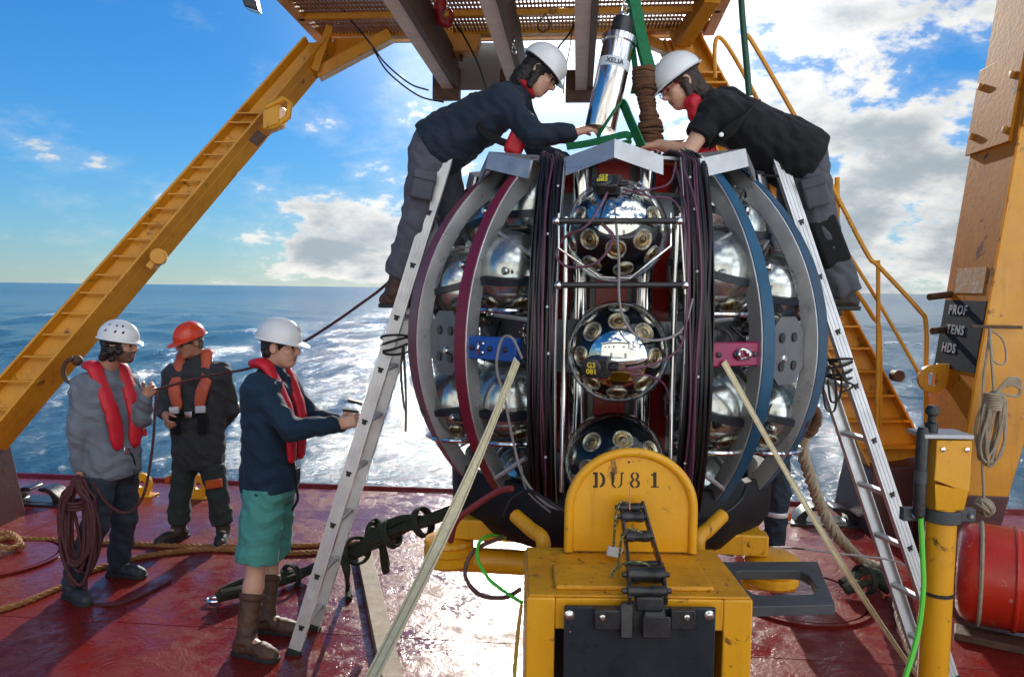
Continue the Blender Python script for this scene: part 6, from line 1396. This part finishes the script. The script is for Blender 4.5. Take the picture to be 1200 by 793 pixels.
def gsling(pts, w_, label, side, t=.007):
    q = MB(); q.strap(spline([P(*v) for v in pts], 7), w_, t, side); q.build('green_sling', GRN, label=label, cat='sling', group='green lifting slings')
gsling([(733, -30, 4.1), (738, 10, 4.08), (741, 50, 4.08), (745, 90, 4.1), (742, 110, 4.1)], .03, 'green sling falling straight down beside the silver cylinder', A(.9, -.4, 0))
gsling([(738, -30, 4.05), (748, 20, 4.02), (754, 50, 4.02), (762, 80, 4.02), (766, 92, 4.02)], .055, 'broad green sling leading down to the brown rope bundle', A(1, -.3, 0))
gsling([(740, -20, 4.12), (745, 30, 4.1), (752, 60, 4.1), (758, 82, 4.08)], .05, 'second green sling hanging behind the broad one', A(.8, -.6, 0))
gsling([(700, 160, 3.75), (708, 148, 3.72), (724, 124, 3.72), (730, 122, 3.72), (738, 140, 3.72), (752, 172, 3.74)], .06, 'green sling folded over the front cap plate in an arch', A(.4, -1, .3))
gsling([(664, 172, 3.82), (690, 168, 3.78), (715, 162, 3.76), (735, 158, 3.78), (734, 168, 3.8), (700, 172, 3.8)], .035, 'green sling lying flat on top of the launcher by the hands', A(0, -.6, 1))
def brown():
    q = MB(); rng = random.Random(2); ax = spline([P(755, 82, 4.05), P(757, 110, 4.05), P(761, 140, 4.05), P(763, 168, 4.05)], 8); d = nrm(ax[-1]-ax[0])
    L_ = len(ax)-1
    for k in range(26):
        f_ = k/25; i = int(f_*L_); c = ax[i]; tl = rng.uniform(-.3, .3); r = .046+.012*math.sin(f_*9)+rng.uniform(0, .006)
        q.tube([c+A(r*math.cos(a), r*math.sin(a), tl*r*math.cos(a+k)) for a in np.linspace(0, 2*PI, 15)[:-1]], .011, 6, closed=True)
    for k in range(10):
        a = 2*PI*k/10; q.tube([c+A(.030*math.cos(a+i*.1), .030*math.sin(a+i*.1), 0) for i, c in enumerate(ax)], .014, 6)
    for k in range(9): c = ax[-4]; a = 2*PI*k/9; q.tube(spline([c+A(.03*math.cos(a), .03*math.sin(a), 0), c+A(.055*math.cos(a), .055*math.sin(a), -.06), c+A(.05*math.cos(a+.4), .05*math.sin(a+.4), -.12)], 5), .008, 6)
    q.build('rope_bundle', ROPEB, label='bundle of brown rope hanging under the broad green sling', cat='rope bundle')
brown()
q = MB(); q.tube([P(866, -40, 4.9), P(870, 20, 4.9), P(878, 112, 4.9)], .021, 10); q.build('green_hose', mat('dark_green_hose', (.006, .06, .028), .5, bump=.3, bs=80), label='dark green hose hanging straight down behind the right helmet', cat='hose')

# ================================================================ RIGHT FOREGROUND: yellow post, fenders, hung ropes
def post():
    c0 = P(1098, 700, 2.5); r = .048; zt_ = P(1097, 512, 2.5)[2]; c = A(c0[0], c0[1], 0)
    t = thing('yellow_post', c, 'yellow tubular post with square head plate and steel clamp in the right foreground', 'post')
    q = MB(); q.lathe([(r, 0), (r, zt_), (.01, zt_)], c, UP, 28); q.build('tube', AMBER, t)
    q = MB(); q.lathe([(.12, 0), (.12, .012), (.05, .014)], c+UP*.007, UP, 24); q.build('base_flange', AMBER, t)
    q = MB(); zz_ = zt_; q.hexa([c+A(-.048, -.048, zz_-.24), c+A(.048, -.048, zz_-.24), c+A(.048, .048, zz_-.24), c+A(-.048, .048, zz_-.24), c+A(-.059, -.055, zz_-.17), c+A(.059, -.055, zz_-.17), c+A(.059, .055, zz_-.17), c+A(-.059, .055, zz_-.17)])
    q.box(c+UP*(zz_-.085), (.118, .110, .17)); q.build('head_block', AMBER, t, bevel=.004)
    q = MB(); q.box(c+A(-.02, 0, zz_+.012), (.165, .115, .014)); hp_ = q.build('head_plate', ALUD, t, bevel=.002)
    for dx in (-.05, .05):
        q = MB(); q.lathe([(.008, 0), (.008, .005), (.004, .006)], c+A(dx*.8, -.055, zz_-.03), A(0, -1, 0), 10); q.build('bolt', STEEL, t)
    q = MB(); e = c+A(-.055, -.01, 0); q.lathe([(.020, zz_+.018), (.020, zz_+.05), (.013, zz_+.055), (.013, zz_+.075), (.020, zz_+.08), (.022, zz_+.095), (.015, zz_+.11)], e, UP, 16); q.build('handle_knob', BLACKP, t)
    zc = P(1097, 602, 2.5)[2]
    q = MB(); q.lathe([(r+.001, -.022), (r+.012, -.022), (r+.012, .022), (r+.001, .022)], c+UP*zc, UP, 28); q.box(c+A(-.10, 0, zc), (.075, .03, .044)); q.box(c+A(.085, 0, zc), (.05, .03, .044)); cl = q.build('pipe_clamp', DKGREY, t, bevel=.003)
    for dx in (-.105, .09):
        q = MB(); q.lathe([(.010, 0), (.010, .006), (.006, .012)], c+A(dx, -.015, zc), A(0, -1, 0), 8); q.build('bolt', STEEL, cl)
    q = MB(); zk = P(1097, 693, 2.5)[2]; q.lathe([(r+.001, -.006), (r+.004, -.006), (r+.004, .006), (r+.001, .006)], c+UP*zk, UP, 24); q.build('cable_tie', BLACKP, t)
    # black transponder beside the post
    q = MB(); e = P(1079, 560, 2.47); z0, z1 = P(1079, 606, 2.47)[2], P(1079, 500, 2.47)[2]
    o = thing('transponder', A(e[0], e[1], z0), 'black cylindrical transponder clamped on the left of the yellow post', 'transponder')
    q.lathe([(.012, z0), (.020, z0+.01), (.020, z1-.02), (.014, z1), (.004, z1)], A(e[0], e[1], 0), UP, 18); q.build('housing', BLACKP, o)
    q = MB(); q.lathe([(.0205, z0+.12), (.0212, z0+.12), (.0212, z0+.16), (.0205, z0+.16)], A(e[0], e[1], 0), UP, 18); q.build('grey_band', DKGREY, o)
post()
NEON = mat('lime_green_cable', (.10, .62, .04), .4)
def cable(pts, m, r, label, name='cable', cat='cable'):
    q = MB(); q.tube(spline([np.asarray(v) for v in pts], 8), r, 8); q.build(name, m, label=label, cat=cat)
cable([P(1079, 606, 2.47), P(1081, 650, 2.45), P(1082, 690, 2.43), P(1076, 740, 2.40), P(1062, 790, 2.35), P(1045, 840, 2.3), P(1035, 900, 2.3)], NEON, .0085, 'lime green cable running down beside the yellow post', 'lime_cable')
cable([P(612, 706, 2.75), P(598, 697, 2.8), P(575, 680, 2.9), P(560, 655, 3.0), P(562, 635, 3.1), P(575, 627, 3.2), P(592, 630, 3.3)], NEON, .007, 'lime green cable looped left of the anchor box', 'lime_cable')
cable([P(610, 690, 2.8), P(590, 700, 2.85), P(560, 695, 2.95), P(545, 672, 3.05), P(556, 645, 3.1), P(590, 628, 3.2)], mat('brown_hose', (.12, .05, .03), .5), .009, 'brown hose looped beside the lime cable at the cradle', 'brown_hose', 'hose')
cable([P(528, 634, 3.3), P(535, 610, 3.25), P(560, 590, 3.2), P(585, 575, 3.15), P(600, 572, 3.1)], mat('red_hose', (.22, .03, .03), .5), .014, 'red hose rising from the drum to the burgundy rib', 'red_hose', 'hose')
cable([P(611, 708, 2.4), P(607, 740, 2.38), P(603, 790, 2.36), P(602, 830, 2.35)], mat('yellow_hose', (.5, .33, .04), .5), .007, 'thin yellow hose hanging down the left side of the anchor box', 'yellow_hose', 'hose')
cable([P(664, 600, 2.95), P(640, 585, 3.0), P(620, 575, 3.05), P(600, 585, 3.1), P(590, 605, 3.12)], CBLK, .008, 'black cable bending under the left ribs of the launcher', 'black_cable')
cable([P(820, 610, 3.0), P(850, 600, 3.1), P(868, 585, 3.15), P(875, 570, 3.2)], CBLK, .008, 'black cable under the right ribs beside the yellow plate', 'black_cable')
cable([gp(880, 640, .4), P(930, 642, 3.6), P(980, 648, 3.6), P(1040, 655, 3.7), P(1060, 662, 3.8)], CGRY, .005, 'thin grey wire stretched from the drum to the right ladder', 'grey_wire')
def fender(p0, p1, r, label):
    p0, p1 = np.asarray(p0), np.asarray(p1); d = nrm(p1-p0); ln = np.linalg.norm(p1-p0); t = thing('fender', A(*(p0+p1)/2)-UP*r, label, 'fender', 'red cylindrical fenders')
    red = mat('scuffed_red_fender', (.62, .034, .012), .38, var=(.48, .022, .010), vs=5, va=.5, bump=.15, bs=22, rust=.20, rustc=(.50, .38, .30), rs=12, coat=.2)
    q = MB(); q.lathe([(.02, 0), (r*.75, .0), (r*.9, .025), (r*.98, .07), (r, .14), (r, ln-.14), (r*.98, ln-.07), (r*.9, ln-.025), (r*.75, ln), (.02, ln)], p0, d, 40); q.build('drum', red, t)
    for e_ in (.40,): q = MB(); q.tube([p0+d*ln*e_*1.6+(frame(d)[1]*math.cos(a)+frame(d)[2]*math.sin(a))*(r-.002) for a in np.linspace(0, 2*PI, 41)[:-1]], .014, 8, closed=True); q.build('rib', red, t)
    q = MB(); q.tube([p0+d*.12+(frame(d)[1]*math.cos(a)+frame(d)[2]*math.sin(a))*(r+.004) for a in np.linspace(0, 2*PI, 41)[:-1]], .012, 6, closed=True); q.build('seam_rope', ROPEW, t)
fp = G(1128, 738); dv = nrm(A(.86, -.51, 0)); fr_ = .30
fender(fp+A(-.02, .06, fr_+.06), fp+A(-.02, .06, fr_+.06)+dv*.46, fr_, 'red scuffed cylindrical fender lying beside the pillar foot')
fender(fp+A(-.02, .06, fr_+.06)+dv*.475, fp+A(-.02, .06, fr_+.06)+dv*1.2, fr_, 'second red fender in line, cut by the right edge of the picture')
q = MB(); a_ = fp+A(-.1, -.08, .03); q.beam(a_, a_+dv*1.4, .16, .045); q.build('chock_board', RUSTB, label='wooden board under the red fenders', cat='board', bevel=.006)
def hung():
    q = MB(); rng = random.Random(9); top = P(1166, 458, 5.40)
    for k in range(13):
        w_ = rng.uniform(.03, .10); ln = rng.uniform(.42, .56); dx = rng.uniform(-.08, .02); q.tube([top+A(w_*math.sin(a)+dx*(1-math.cos(a))*.5+.01*math.sin(3*a+k), rng.uniform(-.004, .004)-.03*(k % 3), -ln/2*(1-math.cos(a))) for a in np.linspace(0, 2*PI, 25)[:-1]], .009, 6, closed=True)
    for k in range(7): q.tube([top+A(-.03+.05*math.cos(a), -.03+.05*math.sin(a), -.02-.018*k) for a in np.linspace(0, 2*PI, 15)[:-1]], .009, 6, closed=True)
    for k in range(6): q.tube(spline([top+A(0, -.02, 0), top+A(.08, -.03, .05+.01*k), top+A(.16, -.03, .02+.012*k), top+A(.15, -.03, -.03), top+A(.05, -.03, -.02)], 6), .009, 6)
    q.tube(spline([P(1160, 385, 5.5), P(1162, 420, 5.42), top+A(-.02, -.02, 0)], 6), .010, 6); q.tube(spline([P(1160, 385, 5.5), P(1176, 400, 5.45), P(1178, 425, 5.42), P(1164, 422, 5.42), P(1158, 395, 5.48)], 6), .008, 6)
    q.build('hung_rope_coil', ROPEW, label='coil of pale rope hung on the front of the leaning pillar', cat='rope coil')
    q = MB(); q.tube(spline([P(1160, 388, 5.5), P(1152, 450, 5.42), P(1151, 530, 5.38), P(1153, 585, 5.36)], 8), .010, 7); q.sphere(P(1153, 594, 5.36), .062, 18, 12)
    c = P(1153, 594, 5.36)
    for k in range(6):
        n_ = nrm(A(math.cos(k), math.sin(k*1.7), math.cos(k*2.1)+.3)); _, a1, b1 = frame(n_); q.tube([c+n_*.018*(k % 3-1)+(a1*math.cos(a)+b1*math.sin(a))*.062 for a in np.linspace(0, 2*PI, 19)[:-1]], .011, 6, closed=True)
    q.build('heaving_line', ROPEW, label='pale heaving line ending in a ball knot beside the pillar', cat='rope')
hung()

# ================================================================ GANTRY FITTINGS
def lamp():
    c = P(296, 6, 7.0); t = thing('floodlight', c, 'small black floodlight hanging at the upper left of the gantry platform', 'floodlight')
    q = MB(); q.hexa([c+A(-.06, -.05, -.03), c+A(.07, -.05, -.07), c+A(.07, .06, -.07), c+A(-.06, .06, -.03), c+A(-.10, -.07, .10), c+A(.03, -.07, .10), c+A(.03, .07, .10), c+A(-.10, .07, .10)]); q.build('housing', BLACKP, t, bevel=.012)
    q = MB(); q.box(c+A(.012, -.0, -.056), (.11, .09, .006), (nrm(A(.95, 0, -.3)), A(0, 1, 0), nrm(A(.3, 0, .95)))); q.build('lens', STEEL, t)
    q = MB(); q.tube(spline([c+A(-.03, 0, .08), c+A(.0, 0, .22), c+A(.12, 0, .30)], 5), .014, 8); q.build('bracket', BLACKP, t)
lamp()
def hook():
    c = P(519, 12, 6.2); t = thing('crane_hook', c, 'red crane hook block hanging under the platform grating', 'hook')
    redm = mat('red_hook_paint', (.38, .02, .025), .4, var=(.28, .015, .02), vs=20, va=.5, rust=.15)
    pr = [('c', c+A(0, 0, .14), c+A(-.02, 0, .02), .035, .05), ('c', c+A(-.02, 0, .02), c+A(-.01, 0, -.08), .05, .045), ('c', c+A(-.01, 0, -.08), c+A(.04, 0, -.11), .042, .035), ('c', c+A(.04, 0, -.11), c+A(.07, 0, -.05), .033, .022), ('c', c+A(.07, 0, -.05), c+A(.06, 0, .0), .02, .012), ('e', c+A(.025, 0, -.045), A(.028, .08, .034), {'neg': True, 'k': .008})]
    sdf_obj('hook', pr, redm, t, .006, .015)
    q = MB(); q.box(c+A(.01, 0, .24), (.10, .07, .16)); q.build('swivel_block', STEEL, t, bevel=.02)
    q = MB(); q.tube([c+A(.01, 0, .30), c+A(.01, 0, .9)], .010, 8); q.build('wire', BLACKP, t)
hook()
def chainline(p0, p1, label):
    p0, p1 = np.asarray(p0), np.asarray(p1); n = int(np.linalg.norm(p1-p0)/.042); q = MB(); d = nrm(p1-p0); _, a, b = frame(d)
    for i in range(n):
        c = lerp(p0, p1, (i+.5)/n); s_ = a if i % 2 else b; q.tube([c+d*.030*math.cos(u)+s_*.016*math.sin(u) for u in np.linspace(0, 2*PI, 11)[:-1]], .0055, 5, closed=True)
    q.build('steel_chain', STEEL, label=label, cat='chain')
chainline(P(590, -20, 6.0), P(603, 62, 6.0), 'steel chain hanging beside the middle runway beam')
def wire(pts, label, r=.008, name='hanging_cable', m=None): cable([P(*v) for v in pts], m or CBLK, r, label, name)
wire([(437, 55, 7.3), (452, 75, 7.3), (480, 98, 7.3), (502, 106, 7.4)], 'upper black cable sagging from the gantry to the left stop block')
wire([(437, 57, 7.3), (455, 85, 7.3), (490, 112, 7.3), (520, 120, 7.4)], 'lower black cable sagging from the gantry to the left stop block')
wire([(532, 25, 6.6), (545, 45, 6.6), (560, 75, 6.6), (570, 105, 6.6)], 'black cable hanging beside the trolley block')
wire([(690, -10, 6.4), (670, 35, 6.4), (655, 55, 6.4), (648, 70, 6.4)], 'black cable hanging between the middle and right runway beams')
wire([(672, 20, 6.4), (668, 55, 6.4), (662, 85, 6.4), (660, 110, 6.4)], 'thin black wire hanging behind the left helmet', .005)
wire([(400, -10, 7.0), (405, 15, 7.0), (425, 40, 7.1), (437, 55, 7.3)], 'black cable running along the left of the platform grating')
wire([(640, 15, 6.8), (630, 30, 6.8), (636, 38, 6.8), (645, 30, 6.8), (640, 18, 6.8)], 'small loop of black cable under the platform', .006)
def shackle():
    c = P(84, 432, 6.15); q = MB(); q.tube([c+A(.07*math.cos(a), 0, .10*math.sin(a)-.02) for a in np.linspace(.5, 2*PI-.9, 17)], .018, 8); q.tube([c+A(.02, -.05, .09), c+A(.06, .06, .05)], .022, 8); q.sphere(c+A(.05, 0, .07), .045, 10, 8)
    q.build('leg_shackle', RUSTB, label='rusty shackle hanging on the left gantry leg', cat='shackle')
shackle()
